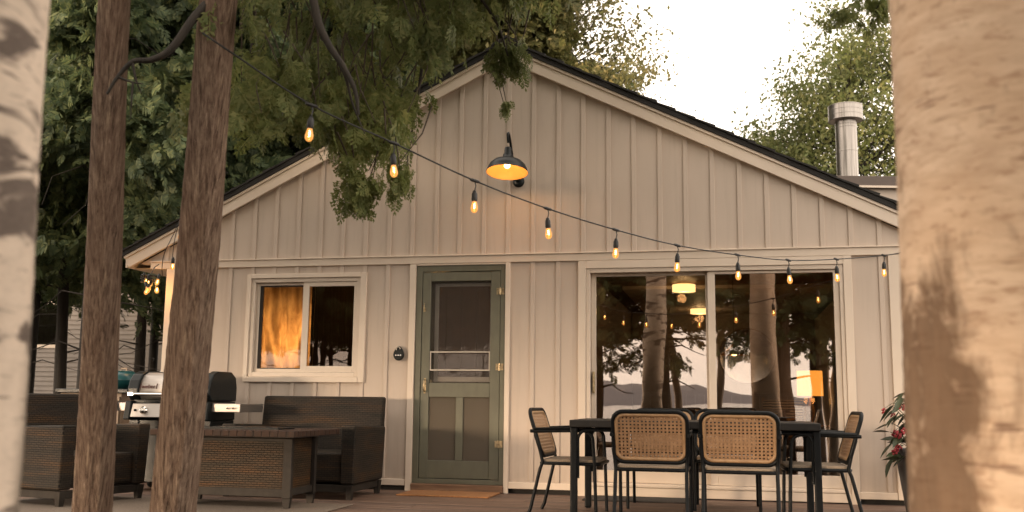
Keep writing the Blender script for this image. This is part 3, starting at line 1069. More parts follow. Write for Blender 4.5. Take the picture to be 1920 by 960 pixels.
for p in SP[2:12]:
    q = Vector(p) - base
    bulb_parts(st, q, .068)
st2 = thing('string_lights', 'bundle of glowing bulbs bunched under the left eave corner', 'string lights', (-3.27, -.27, 2.25), group='strings of filament bulbs')
cb = MB()
rr = random.Random(8)
loop = []
for i in range(60):
    a = i * .55
    loop.append((-.03 + .085 * math.cos(a) + rr.uniform(-.02, .02), .0 + .05 * math.sin(a) + rr.uniform(-.02, .02), -.145 + .035 * math.sin(a * .7) + rr.uniform(-.012, .012)))
cb.tube(spline(loop, 2), .0045, 5)
up = [(.05, .1, -.12), (.10, 0, -.02), (.13, -.02, .12), (.20, 0, .30), (.255, .01, .44), (.30, .02, .50), (.40, .03, .45)]
cb.tube(spline(up, 5), .0045, 6)
cb.tube([(-.03, 0, -.12), (-.02, .05, -.02), (.0, .1, .02)], .0045, 6)
cb.tube(spline([(.255, .01, .44), (.225, 0, .25), (.215, 0, .10), (.22, 0, .045)], 4), .0042, 6)
cb.tube([(.29, .01, .50), (.285, 0, .36)], .0042, 6)
cb.build('cable', MT['wire'], st2)
for (x, y, z) in ((-.10, .0, -.11), (-.075, .03, -.13), (-.02, -.04, -.13), (.075, .0, -.125), (-.045, -.05, -.21), (-.005, -.02, -.19), (.0, -.05, -.225), (.03, .04, -.20), (.222, 0, .045), (.285, 0, .36), (.31, .02, .52)):
    s = bulb_parts(st2, (x, y, z + .05), .03)
    s.rotation_euler = (rr.uniform(-.5, .5), rr.uniform(-.5, .5), rr.uniform(0, 6)) if x < .2 else (0, 0, 0)
ld = bpy.data.lights.new('bundle_light', 'POINT'); ld.energy = 2.6; ld.color = (1, .48, .14); ld.shadow_soft_size = .07
lo = bpy.data.objects.new('bundle_light', ld); link(lo, st2); lo.location = (-.02, 0, -.25)

# ------------------------------------------------------------------ dining table
tb = thing('dining_table', 'long black metal outdoor dining table standing in front of the sliding door', 'table', (2.315, -1.44, 0))
hw, hd2 = .925, .45
MB().box(-hw, hw, -hd2, hd2, .685, .74).build('tabletop', MT['charcoal'], tb, .006, 2)
for sx in (-1, 1):
    for sy in (-1, 1):
        l = MB(); l.box(sx * (hw - .028) - .027, sx * (hw - .028) + .027, sy * (hd2 - .055) - .024, sy * (hd2 - .055) + .024, .006, .684)
        lg = l.build('leg', MT['black'], tb, .010, 3)
        MB().lathe([(.020, 0), (.022, .006)], 10, (sx * (hw - .028), sy * (hd2 - .055), 0)).build('foot_cap', MT['plastic'], lg)
for sy in (-1, 1):
    x1 = hw - .058; r = .075; y = sy * (hd2 - .055)
    path = [(-x1, y, .30), (-x1, y, .664 - r)] + [(-x1 + r - r * math.cos(a), y, .664 - r + r * math.sin(a)) for a in np.linspace(.2, PI / 2, 6)]
    path += [(x1 - r + r * math.sin(a), y, .664 - r + r * math.cos(a)) for a in np.linspace(0, PI / 2 - .2, 6)] + [(x1, y, .664 - r), (x1, y, .30)]
    MB().tube(path, .0125, 8).build('brace', MT['black'], tb)
for sx in (-1, 1):
    MB().box(sx * (hw - .028) - .012, sx * (hw - .028) + .012, -hd2 + .085, hd2 - .085, .645, .684).build('end_rail', MT['black'], tb, .003, 1)

# ------------------------------------------------------------------ cane dining chairs
def make_chair(label):
    t = thing('dining_chair', label, 'chair', group='cane dining chairs')
    def bp(a, b):                     # a across, b up the tilted back
        return (a, -.205 - b * .30, .455 + b * .955)
    H = .375
    outer = [bp(a, b + H / 2) for a, b in rrect(.263, H / 2, .075, 6)]
    MB().tube(outer, .0155, 8, True).build('back_frame', MT['black'], t)
    inn = [bp(a, b + H / 2) for a, b in rrect(.240, H / 2 - .024, .060, 6)]
    MB().tube(inn, .0135, 8, True, flat=1.0).build('cane_border', MT['rattan'], t)
    cp = MB()
    w2, h2 = .232, H / 2 - .034
    nx, nz = 17, 12
    def strip(a0, a1, b0, b1, off):
        q = [bp(a0, b0 + H / 2), bp(a1, b0 + H / 2), bp(a1, b1 + H / 2), bp(a0, b1 + H / 2)]
        q = [(p[0], p[1] + off, p[2]) for p in q]
        q2 = [(p[0], p[1] + .0018, p[2]) for p in q]
        cp.hexa(q, q2)
    for i in range(nx + 1):
        a = -w2 + 2 * w2 * i / nx
        lim = h2 - (0.045 - math.sqrt(max(0, .045 ** 2 - (.045 - (w2 - abs(a))) ** 2)) if w2 - abs(a) < .045 else 0)
        strip(a - .0074, a + .0074, -lim, lim, 0)
    for j in range(nz + 1):
        b = -h2 + 2 * h2 * j / nz
        lim = w2 - (0.045 - math.sqrt(max(0, .045 ** 2 - (.045 - (h2 - abs(b))) ** 2)) if h2 - abs(b) < .045 else 0)
        strip(-lim, lim, b - .0074, b + .0074, .0022)
    c = cp.build('cane_panel', MT['cane'], t)
    sl = [(a, b + .005) for a, b in rrect(.245, .225, .06, 5)]
    sm = MB()
    top = [(a, b, .432 + .012 * (b + .2)) for a, b in sl]; bot = [(a, b, .412) for a, b in sl]
    n = len(sl)
    sm.add(bot + top, [tuple(range(n - 1, -1, -1)), tuple(range(n, 2 * n))] + [(i, (i + 1) % n, n + (i + 1) % n, n + i) for i in range(n)])
    sm.build('seat', MT['seat'], t, .006, 2)
    MB().tube([(a * 1.035, b * 1.03, .402) for a, b in sl], .0135, 8, True).build('seat_frame', MT['black'], t)
    for s in (-1, 1):
        MB().tube([(s * .258, -.325, .0), (s * .256, -.30, .05), (s * .252, -.225, .36), (s * .252, -.205, .41), (s * .258, -.225, .50), (s * .262, -.262, .62)], .0135, 8).build('leg', MT['black'], t)
        fy_ = .205; r = .07
        path = [(s * .262, fy_ + .012, 0), (s * .264, fy_, .40), (s * .27, fy_ - .012, .655 - r)]
        path += [(s * .272, fy_ - .012 - r + r * math.cos(a), .655 - r + r * math.sin(a)) for a in np.linspace(.25, PI / 2, 6)]
        path += [(s * .274, 0, .655), (s * .274, -.255, .648), (s * .272, -.30, .648)]
        MB().tube(path, .0135, 8).build('leg', MT['black'], t)
        MB().tube([(s * .274, .09, .667), (s * .277, -.05, .671), (s * .276, -.27, .664)], [.014, .019, .014], 8, flat=.55).build('arm_pad', MT['black'], t)
    return t


ch0 = make_chair('left one of the two cane back chairs seen from behind at the near table side')
CH = [(2.035, -2.02, 0, None), (2.660, -2.06, R(-1), 'right one of the two cane back chairs seen from behind at the near table side'),
      (1.375, -1.52, R(-92), 'black cane chair side on at the left end of the dining table'),
      (3.215, -1.56, R(92), 'black cane chair side on at the right end of the dining table'),
      (2.010, -.80, R(180), 'black cane chair at the far side of the table, left one against the sliding door'),
      (2.560, -.80, R(180), 'black cane chair at the far side of the table, right one against the sliding door')]
for i, (x, y, rz, lb) in enumerate(CH):
    c = ch0 if i == 0 else copy_tree(ch0)
    c.location = (x, y, 0); c.rotation_euler = (0, 0, rz)
    if lb: c['label'] = lb

# ------------------------------------------------------------------ wicker seats
def wicker_seat(name, label, cat, W, D, loc, rz, hback=.90):
    t = thing(name, label, cat, loc, rz)
    w = W / 2; d = D / 2
    aw = .135
    b = MB(); b.box(-w + aw + .002, w - aw - .002, -d + .05, d - .20, .15, .405)
    seat = b.build('seat', MT['wicker'], t, .02, 3)
    bk = MB()
    y0 = d - .235
    bk.hexa([(-w + .03, y0, .16), (w - .03, y0, .16), (w - .03, y0 + .13, .16), (-w + .03, y0 + .13, .16)],
            [(-w + .02, d - .115, hback), (w - .02, d - .115, hback), (w - .02, d - .045, hback), (-w + .02, d - .045, hback)])
    bk.build('backrest', MT['wicker'], t, .022, 3)
    for s in (-1, 1):
        a = MB()
        xa, xb = sorted((s * (w - aw), s * (w - .012)))
        xc, xd = sorted((s * (w - aw), s * w))
        a.hexa([(xa, -d + .02, .135), (xb, -d + .02, .135), (xb, d - .12, .135), (xa, d - .12, .135)],
               [(xc, -d, .650), (xd, -d, .650), (xd, d - .10, .625), (xc, d - .10, .625)])
        a.build('armrest', MT['wicker_brown'] if False else MT['wicker'], t, .018, 3)
    ap = MB(); frame3 = [(-w + .04, w - .04, -d + .04, -d + .075), (-w + .04, w - .04, d - .16, d - .125)]
    for (a0, a1, b0, b1) in frame3: ap.box(a0, a1, b0, b1, .068, .130)
    for s in (-1, 1):
        xa, xb = sorted((s * (w - .04), s * (w - .075))); ap.box(xa, xb, -d + .076, d - .161, .068, .130)
    ap.build('base_rail', MT['dark_frame'], t, .003, 1)
    for sx in (-1, 1):
        for yy_ in (-d + .05, d - .15):
            f = MB(); x_ = sx * (w - .055)
            f.hexa([(x_ - .022, yy_ - .022, 0), (x_ + .022, yy_ - .022, 0), (x_ + .022, yy_ + .022, 0), (x_ - .022, yy_ + .022, 0)],
                   [(x_ - .034, yy_ - .034, .128), (x_ + .034, yy_ - .034, .128), (x_ + .034, yy_ + .034, .128), (x_ - .034, yy_ + .034, .128)])
            f.build('foot', MT['dark_frame'], t, .003, 1)
    return t


wicker_seat('loveseat', 'dark brown wicker loveseat against the wall under the small window', 'sofa', 1.29, .90, (-1.275, -.70, 0), 0, .905)
wicker_seat('wicker_armchair', 'dark wicker armchair at the far left behind the pale birch trunk', 'armchair', .93, .92, (-2.93, -1.90, 0), R(77.3), .90)

# ------------------------------------------------------------------ fire table
ft = thing('fire_table', 'wicker sided fire table with a tiled slab top behind the leaning cedar trunk', 'fire table', (-1.40, -1.73, .012))
x0, x1, y0, y1 = -.545, .555, -.255, .25
body = MB(); body.box(x0 + .03, x1 - .03, y0 + .02, y1 - .02, .145, .545); body.build('body', MT['wicker_brown'], ft)
for sx, xx in ((-1, x0), (1, x1)):
    for sy, yy_ in ((-1, y0), (1, y1)):
        p = MB()
        a = xx - sx * .07; bq = yy_ - sy * .045
        xa, xb = sorted((xx + sx * .006, a)); ya, yb = sorted((yy_, bq))
        p.box(xa, xb, ya, yb, .075, .548)
        pl = p.build('corner_post', MT['dark_frame'], ft, .004, 1)
        q = MB(); cx_, cy_ = (xa + xb) / 2, (ya + yb) / 2
        q.hexa([(cx_ - .024, cy_ - .018, 0), (cx_ + .024, cy_ - .018, 0), (cx_ + .024, cy_ + .018, 0), (cx_ - .024, cy_ + .018, 0)],
               [(xa + .003, ya + .003, .074), (xb - .003, ya + .003, .074), (xb - .003, yb - .003, .074), (xa + .003, yb - .003, .074)])
        q.build('foot', MT['dark_frame'], pl)
for ya, yb in ((y0 + .008, y0 + .03), (y1 - .03, y1 - .008)):
    MB().box(x0 + .066, x1 - .066, ya, yb, .085, .150).build('rail', MT['dark_frame'], ft, .003, 1)
    MB().box(x0 + .066, x1 - .066, ya, yb, .520, .548).build('rail', MT['dark_frame'], ft, .003, 1)
for xa, xb in ((x0 + .008, x0 + .03), (x1 - .03, x1 - .008)):
    MB().box(xa, xb, y0 + .047, y1 - .047, .095, .150).build('rail', MT['dark_frame'], ft, .003, 1)
sb = MB(); sb.box(x0 - .04, x1 + .11, y0 - .20, y1 + .215, .560, .604)
slab = sb.build('slab_core', MT['dark_frame'], ft, .004, 1)
# rim tiles round the edge and a field of tiles on top
tile_me = None
sx0, sx1, sy0, sy1 = x0 - .045, x1 + .115, y0 - .205, y1 + .22
nx, ny = 18, 12
for i in range(nx):
    for j in range(ny):
        a0 = sx0 + (sx1 - sx0) * i / nx; a1 = sx0 + (sx1 - sx0) * (i + 1) / nx
        b0 = sy0 + (sy1 - sy0) * j / ny; b1 = sy0 + (sy1 - sy0) * (j + 1) / ny
        if 4 <= i <= 13 and 4 <= j <= 7: continue
        MB().box(a0 + .0015, a1 - .0015, b0 + .0015, b1 - .0015, .566, .612 + random.uniform(-.001, .001)).build('tile', MT['slab'], slab, .004, 1)
MB().box(sx0 + (sx1 - sx0) * 4 / nx + .002, sx0 + (sx1 - sx0) * 14 / nx - .002, sy0 + (sy1 - sy0) * 4 / ny + .002, sy0 + (sy1 - sy0) * 8 / ny - .002, .600, .628).build('burner_cover', MT['black'], ft, .004, 1)

# ------------------------------------------------------------------ gas grill
gr = thing('gas_grill', 'stainless gas grill with black end caps against the wall behind the trunks', 'grill', (-2.615, -.62, 0))
prof = [(-.24, .855), (-.285, .90), (-.285, .955), (-.262, 1.03), (-.215, 1.085), (-.14, 1.115), (.12, 1.115), (.20, 1.07), (.225, .98), (.225, .855)]
MB().prism(prof[::-1], -.318, .345, 'X', True).build('lid', MT['steel'], gr)
profb = [(-.25, .845), (-.300, .895), (-.302, .96), (-.276, 1.04), (-.225, 1.10), (-.14, 1.130), (.12, 1.130), (.21, 1.08), (.235, .98), (.235, .845)]
for a, b in ((-.435, -.319), (.346, .430)):
    MB().prism(profb[::-1], a, b, 'X').build('end_cap', MT['plastic'], gr, .014, 3)
h = MB(); h.tube([(-.35, -.345, .905), (.35, -.345, .905)], .0125, 10)
for x in (-.365, .365): h.box(x - .03, x + .03, -.36, -.285, .888, .925)
h.build('lid_handle', MT['chrome'], gr, .004, 1)
MB().box(-.37, .37, -.27, .23, .825, .852).build('firebox', MT['plastic'], gr)
cp = MB(); cp.hexa([(-.37, -.335, .69), (.37, -.335, .69), (.37, .2, .69), (-.37, .2, .69)], [(-.37, -.30, .818), (.37, -.30, .818), (.37, .2, .818), (-.37, .2, .818)])
panel = cp.build('control_panel', MT['steel'], gr, .004, 1)
for a, b in ((-.44, -.371), (.371, .44)):
    q = MB(); q.hexa([(a, -.345, .665), (b, -.345, .665), (b, .2, .665), (a, .2, .665)], [(a, -.315, .842), (b, -.315, .842), (b, .2, .842), (a, .2, .842)])
    q.build('panel_cap', MT['plastic'], gr, .012, 2)
for x in (-.235, 0.0, .30):
    kx = MB(); kx.lathe([(.040, 0), (.040, .006), (.030, .010), (.028, .030), (.024, .036), (0, .037)], 18, (x, -.318, .752), 'Y')
    kx.box(x - .005, x + .005, -.368, -.350, .730, .774)
    kx.build('knob', MT['chrome'], panel)
ig = MB(); ig.lathe([(.011, 0), (.011, .014), (.0, .016)], 12, (-.325, -.318, .755), 'Y'); ig.build('igniter', MT['plastic'], panel)
for s in (-1, 1):
    xa, xb = sorted((s * .441, s * .735))
    sh_ = MB(); sh_.box(xa, xb, -.27, .2, .745, .826)
    so_ = sh_.build('side_shelf', MT['steel'], gr, .006, 2)
    if s > 0:
        for x in (.60, .66):
            q = MB(); q.tube([(x, -.272, .778), (x + .008, -.29, .778), (x + .02, -.296, .79)], .006, 8); q.build('tool_hook', MT['chrome'], so_)
ct = MB(); ct.box(-.43, -.33, -.25, .2, .06, .664); ct.box(.33, .43, -.25, .2, .06, .664); ct.box(-.329, .329, -.235, .2, .08, .664)
ct.build('cart', MT['plastic'], gr, .006, 1)
for x in (-.38, .38):
    wq = MB(); wq.lathe([(.055, -.018), (.06, -.012), (.06, .012), (.055, .018)], 16, (x, -.16, .06), 'X'); wq.build('wheel', MT['plastic'], gr)
    wq = MB(); wq.lathe([(.055, -.018), (.06, -.012), (.06, .012), (.055, .018)], 16, (x, .12, .06), 'X'); wq.build('wheel', MT['plastic'], gr)
fc_ = bpy.data.curves.new('lid_lettering', 'FONT')
fc_.body = 'weber'
fc_.size = .058; fc_.extrude = .0012; fc_.align_x = 'CENTER'
fc_.materials.append(MT['red_letter'])
fo = bpy.data.objects.new('lid_lettering', fc_); link(fo)
_me = bpy.data.meshes.new_from_object(fo.evaluated_get(bpy.context.evaluated_depsgraph_get()))
bpy.data.objects.remove(fo)
fo = bpy.data.objects.new('lid_lettering', _me); link(fo, gr)
fo.location = (-.225, -.2865, .962); fo.rotation_euler = (R(73), 0, 0)
bd_ = MB()
for x_ in (-.310, -.140): bd_.hexa([(x_ - .002, -.289, .957), (x_ + .002, -.289, .957), (x_ + .002, -.282, .957), (x_ - .002, -.282, .957)], [(x_ - .002, -.2735, 1.008), (x_ + .002, -.2735, 1.008), (x_ + .002, -.266, 1.008), (x_ - .002, -.266, 1.008)])
bd_.build('lid_badge', MT['red_letter'], gr)

cl_ = MB()
v = []; f = []
for j in range(9):
    for i in range(9):
        u = i / 8; t_ = j / 8
        # draped over the front of the left shelf
        x = -3.30 + .13 * u + .012 * math.sin(j * 1.3)
        if t_ < .35: y_, z_ = -.82 - .10 * (t_ / .35) , .834
        else: y_, z_ = -.925 - .012 * math.sin(u * 9), .834 - (t_ - .35) / .65 * (.185 + .03 * math.sin(u * 5))
        v.append((x, y_, z_ + .004 * math.sin(u * 13)))
for j in range(8):
    for i in range(8):
        a = j * 9 + i; f.append((a, a + 1, a + 10, a + 9))
cl_.add(v, f, True)
o = cl_.build('towel', MT['tan_cloth']); tag(o, 'tan towel with a teal hem draped over the left shelf of the grill', 'towel')
so_m = o.modifiers.new('thickness', 'SOLIDIFY'); so_m.thickness = .006
hm = MB(); hm.box(-3.29, -3.18, -.944, -.930, .628, .662); hm.build('hem', MT['teal'], o, .004, 1)

stg = thing('side_cabinet', 'tan cabinet with a black top standing left of the gas grill', 'cabinet', (-3.85, -.12, 0))
MB().box(-.36, .36, -.22, .22, .02, .915).build('cabinet_body', MT['tan_box'], stg, .006, 1)
MB().box(-.40, .44, -.25, .25, .917, .958).build('countertop', MT['plastic'], stg, .006, 1)
for x in (-.18, .18): MB().box(x - .165, x + .165, -.238, -.221, .06, .88).build('door', MT['tan_box'], stg, .003, 1)
ck = thing('round_cooker', 'teal rounded cooker lid on the black counter left of the grill', 'cooker', (-3.60, -.17, .958))
m_ = MB(); m_.lathe([(.06, 0), (.10, .02), (.155, .06), (.168, .09)], 20); m_.build('bowl', MT['teal'], ck)
m_ = MB(); m_.lathe([(.172, .092), (.168, .11), (.145, .155), (.09, .185), (.02, .192), (0, .192)], 20); m_.build('lid', MT['teal'], ck)
m_ = MB(); m_.tube([(-.03, 0, .19), (-.03, 0, .215), (.03, 0, .215), (.03, 0, .19)], .008, 8); m_.build('lid_handle', MT['tan_cloth'], ck)

ky = thing('kayak', 'blue rounded hull end with white stripes standing behind the left house corner', 'kayak', (-3.44, .55, .0))
v = MB(); v.lathe([(0.0, -.45), (.20, -.40), (.235, .2), (.23, .8), (.20, 1.08), (.13, 1.22), (.06, 1.275), (0, 1.29)], 20)
v.build('hull', MT['blue'], ky)
for zc in (1.085, 1.15):
    q = MB(); rz_ = .2 + .002 if zc < 1.1 else .172
    q.lathe([(rz_ + .002, zc - .009), (rz_ + .006, zc), (rz_ - .002, zc + .011)], 20, cap=False); q.build('stripe', MT['white'], ky)

# ------------------------------------------------------------------ rugs and mats
def rug(name, label, cat, x0, x1, y0, y1, m, h=.008, rz=0):
    cx, cy = (x0 + x1) / 2, (y0 + y1) / 2
    mb = MB(); mb.box(x0 - cx, x1 - cx, y0 - cy, y1 - cy, .002, h)
    o = mb.build(name, m, None, .003, 1); o.location = (cx, cy, 0); o.rotation_euler = (0, 0, rz)
    return tag(o, label, cat)


rug('outdoor_rug', 'flat taupe outdoor rug under the fire table', 'rug', -3.3, -.50, -3.3, -1.47, MT['rug'], .010)
rug('doormat', 'rust brown coir doormat in front of the green door', 'doormat', -.44, .44, -.56, -.08, MT['coir'], .016)
rug('doormat', 'dark ribbed mat in front of the sliding door under the table', 'doormat', 1.28, 2.25, -.46, -.06, MT['dark_mat'], .014)

# ------------------------------------------------------------------ potted begonia
pt = thing('potted_begonia', 'tall grey planter with red flowering begonia beside the right birch trunk', 'potted plant', (4.155, -.62, 0))
pm = MB(); pm.lathe([(.145, 0), (.155, .01), (.205, .36), (.222, .50), (.226, .52), (.214, .522), (.205, .49), (.2, .46), (0, .46)], 28)
pm.build('planter', MT['pot'], pt)
rr = random.Random(12)
LEAF = [(-.0, 0, 0), (.022, .03, .004), (.030, .065, .006), (.022, .105, .0), (0, .15, -.012), (-.026, .10, .0), (-.036, .06, .006), (-.028, .025, .004)]
lmb = MB(); lmb.add([(0, .06, -.006)] + LEAF, [(0, i + 1, (i + 1) % 8 + 1) for i in range(8)], True)
leaf0 = None
stems = MB()
def put(src, builder, loc, rot, s):
    return None
fmb = MB()
for k in range(7):
    a = k * 2.4
    c = (.016 * math.cos(a) * (1 if k else 0), .016 * math.sin(a) * (1 if k else 0), -.006 * k)
    fmb.lathe([(0, .010), (.009, .004), (.010, -.004), (0, -.014)], 6, c, cap=False)
fl0 = None
for i in range(64):
    a = rr.uniform(0, 2 * PI)
    if i < 34: a = rr.uniform(PI * .75, PI * 1.45)
    rad = rr.uniform(.05, .27); hz = .60 + rr.uniform(-.10, .50) - rad * .55
    p = Vector((math.cos(a) * rad, math.sin(a) * rad, hz))
    stems.tube([(p.x * .2, p.y * .2, .45), (p.x * .6, p.y * .6, hz * .75 + .13), p], [.005, .004, .0025], 5)
    dirv = Vector((math.cos(a) + rr.uniform(-.5, .5), math.sin(a) + rr.uniform(-.5, .5), rr.uniform(-1.3, .1))).normalized()
    if leaf0 is None: o = leaf0 = lmb.build('leaf', MT['begonia_leaf'], pt)
    else: o = leaf0.copy(); link(o, pt)
    o.location = p
    q = dirv.to_track_quat('Y', 'Z')
    o.rotation_euler = (q.to_matrix() @ Matrix.Rotation(rr.uniform(-.6, .6), 3, 'Y')).to_euler()
    s_ = rr.uniform(.75, 1.35); o.scale = (s_, s_, s_)
for i in range(15):
    a = rr.uniform(PI * .8, PI * 1.35) if i < 11 else rr.uniform(0, 2 * PI)
    rad = rr.uniform(.20, .31); hz = .52 + rr.uniform(0, .48) - rad * .25
    p = Vector((math.cos(a) * rad, math.sin(a) * rad, hz))
    stems.tube([(p.x * .3, p.y * .3, hz - .02), (p.x * .75, p.y * .75, hz + .05), (p.x, p.y, hz)], [.004, .003, .002], 5)
    if fl0 is None: o = fl0 = fmb.build('flower', MT['begonia_flower'], pt)
    else: o = fl0.copy(); link(o, pt)
    o.location = p; o.rotation_euler = (rr.uniform(-.4, .4), rr.uniform(-.4, .4), rr.uniform(0, 6)); s_ = rr.uniform(.8, 1.35); o.scale = (s_, s_, s_)
stems.build('stems', MT['begonia_leaf'], pt)

# ------------------------------------------------------------------ things in the lit room
def room_light(loc, e, c=(1, .62, .28), r=.06, name='room_light', parent=None):
    d = bpy.data.lights.new(name, 'POINT'); d.energy = e; d.color = c; d.shadow_soft_size = r
    o = bpy.data.objects.new(name, d); link(o, parent); o.location = loc


for i, (x, y) in enumerate(((2.037, 3.60), (2.148, 6.90))):
    c = thing('ceiling_light', ('nearer', 'farther')[i] + ' glowing drum ceiling light seen through the sliding door', 'ceiling light', (x, y, 2.44), group='drum ceiling lights')
    q = MB(); q.lathe([(.10, -.001), (.10, -.02), (.03, -.022)], 20); q.build('canopy', MT['brass'], c)
    q = MB(); q.lathe([(.15, -.025), (.15, -.115), (.0, -.115)], 24); q.build('drum', MT['drum'], c)
    room_light((0, 0, -.20), 1.8, parent=c, name='ceiling_lamp_light')
pn = thing('pendant_lamp', 'copper cone pendant lamp hanging inside the sliding door', 'pendant lamp', (2.66, 2.85, 1.46))
q = MB(); q.lathe([(.165, 0), (.16, .012), (.05, .10), (.025, .13), (.0, .14)], 24, cap=False); q.build('lamp_shade', MT['copper'], pn)
q = MB(); q.tube([(0, 0, .135), (0, 0, .98)], .003, 6); q.build('cord', MT['wire'], pn)
q = MB(); q.lathe([(0, -.01), (.03, .0), (.035, .03), (.015, .07)], 12); q.build('light_bulb', MT['lamp_bulb'], pn)
mr = thing('round_mirror', 'round wall mirror in the room reflecting the bright sky', 'mirror', (2.90, 7.77, 1.68))
q = MB(); q.lathe([(.0, 0), (.455, 0), (.455, .012), (0, .012)], 48, (0, .02, 0), 'Y', False); q.build('mirror_glass', MT['mirror'], mr)
q = MB(); q.tube([(.462 * math.cos(2 * PI * i / 48), .012, .462 * math.sin(2 * PI * i / 48)) for i in range(48)], .012, 8, True); q.build('mirror_frame', MT['room_wood'], mr)
sd_ = thing('side_table', 'small dark side table under the orange table lamp', 'side table', (3.56, 3.10, .076))
q = MB(); q.box(-.24, .24, -.2, .2, .52, .55); q.build('tabletop', MT['room_wood'], sd_, .004, 1)
for sx in (-1, 1):
    for sy in (-1, 1):
        q = MB(); q.box(sx * .2 - .018, sx * .2 + .018, sy * .16 - .018, sy * .16 + .018, 0, .519); q.build('leg', MT['room_wood'], sd_)
tl = thing('table_lamp', 'table lamp with glowing orange drum shade inside the sliding door', 'table lamp', (3.55, 3.10, .627))
q = MB(); q.lathe([(.08, 0), (.08, .015), (.03, .03), (.02, .06), (.05, .14), (.05, .2), (.018, .30), (.012, .36)], 18); q.build('lamp_base', MT['brass'], tl)
q = MB(); q.lathe([(.155, .355), (.150, .655)], 28, cap=False); q.build('lamp_shade', MT['lamp_shade'], tl)
q = MB(); q.lathe([(0, .40), (.03, .42), (.035, .47), (.015, .52)], 12); q.build('light_bulb', MT['lamp_bulb'], tl)
room_light((0, 0, .30), 1.5, (1, .5, .15), .05, 'table_lamp_light', tl)
lc = thing('lounge_chair', 'wooden armed lounge chair with a dark striped cushion in the room', 'armchair', (3.12, 3.75, .076), R(-25))
q = MB(); q.box(-.27, .27, -.28, .27, .34, .44); q.build('seat_cushion', MT['stripe'], lc, .04, 3)
q = MB(); q.hexa([(-.27, .20, .44), (.27, .20, .44), (.27, .32, .44), (-.27, .32, .44)], [(-.27, .34, .86), (.27, .34, .86), (.27, .44, .86), (-.27, .44, .86)]); q.build('back_cushion', MT['stripe'], lc, .04, 3)
for s in (-1, 1):
    q = MB(); q.tube([(s * .32, .40, .56), (s * .32, -.05, .62), (s * .32, -.32, .60)], .022, 8, flat=.6); q.build('armrest', MT['rattan'], lc)
    q = MB(); q.tube([(s * .32, -.30, .60), (s * .32, -.28, 0)], .018, 8); q.build('leg', MT['rattan'], lc)
    q = MB(); q.tube([(s * .30, .44, .88), (s * .30, .22, .3), (s * .30, .36, 0)], .018, 8); q.build('leg', MT['rattan'], lc)
kt = thing('inner_table', 'dark dining table with pale place mats inside the sliding door', 'table', (2.72, 2.85, .076))
q = MB(); q.box(-.55, .55, -.40, .40, .70, .735); q.build('tabletop', MT['room_wood'], kt, .004, 1)
for sx in (-1, 1):
    for sy in (-1, 1):
        q = MB(); q.box(sx * .48 - .03, sx * .48 + .03, sy * .33 - .03, sy * .33 + .03, 0, .699); q.build('leg', MT['room_wood'], kt)
cbn = thing('tall_cabinet', 'tall dark cabinet with a glazed door at the right side of the room', 'cabinet', (3.83, 1.75, .076))
q = MB(); q.box(-.15, .15, -.35, .35, 0, 1.35); q.build('cabinet_body', MT['dark_frame'], cbn, .004, 1)
q = MB(); q.box(-.165, -.151, -.30, .30, .55, 1.30); q.build('door', MT['alu'], cbn, .004, 1)
room_light((-.6, 1.15, 2.1), 3.5, (1, .50, .17), .1, 'added_room_fill')  # fill light without a fixture, added inside the left room
room_light((-1.95, .42, 1.5), 10, (1, .50, .16), .12, 'added_curtain_backlight')  # added backlight that makes the window cloth glow orange; no fixture

# ------------------------------------------------------------------ neighbouring house far left
nb = thing('white_house', 'white clapboard house half hidden behind the dark cedars at the left', 'house', (-12.0, 11.6, 0), R(12))
MB().box(-5.0, 3.2, .03, 5.0, -.5, 4.6).build('wall', MT['clapboard'], nb)
bm0 = None
for i in range(42):
    z = -.1 + i * .112
    segs = [(-5.02, 3.22)]
    if 1.98 < z < 3.08: segs = [(-5.02, -2.32), (-.98, 3.22)]
    for a, b in segs:
        q = MB(); q.hexa([(a, -.012, z), (b, -.012, z), (b, .029, z), (a, .029, z)], [(a, .012, z + .118), (b, .012, z + .118), (b, .029, z + .118), (a, .029, z + .118)])
        q.build('clapboard', MT['clapboard'], nb)
nw = frame(MB(), -2.32, -.98, 2.02, 3.14, .08, .08, .08, .08, -.03, .029).build('window', MT['trim'], nb)
MB().box(-2.24, -1.06, .0, .01, 2.10, 3.06).build('pane', MT['storm_glass'], nw)
MB().box(-2.24, -1.06, .02, .028, 2.10, 3.06).build('blind', MT['dark_frame'], nw)
q = MB(); q.prism([(-5.3, 4.55), (3.5, 4.55), (-.9, 6.6)], -.3, 5.2, 'Y'); q.build('roof', MT['shingle'], nb)
MB().box(3.10, 3.24, -.03, .02, -.1, 4.6).build('corner_board', MT['clapboard'], nb)

# ------------------------------------------------------------------ foliage tools
def basis(D, roll):
    """rotation matrices whose -Z column follows D (N,3); roll spins the fan about it"""
    D = D / np.linalg.norm(D, axis=1, keepdims=True)
    up = np.tile(np.array([[0.0, 0, 1.0]]), (len(D), 1))
    alt = np.abs(D[:, 2]) > .97
    up[alt] = (1, 0, 0)
    X = np.cross(up, D); X /= np.linalg.norm(X, axis=1, keepdims=True)
    Y = np.cross(D, X)
    c, s = np.cos(roll)[:, None], np.sin(roll)[:, None]
    X2 = X * c + Y * s
    Y2 = np.cross(D, X2)
    return np.stack([X2, Y2, -D], axis=2)      # columns


def scatter(tv, tq, P, D, roll, S):
    B = basis(D, roll)
    n, m = len(P), len(tv)
    V = np.einsum('nij,mj->nmi', B, tv) * S[:, None, None] + P[:, None, :]
    Q = tq[None] + (np.arange(n) * m)[:, None, None]
    return V.reshape(-1, 3), Q.reshape(-1, tq.shape[1])


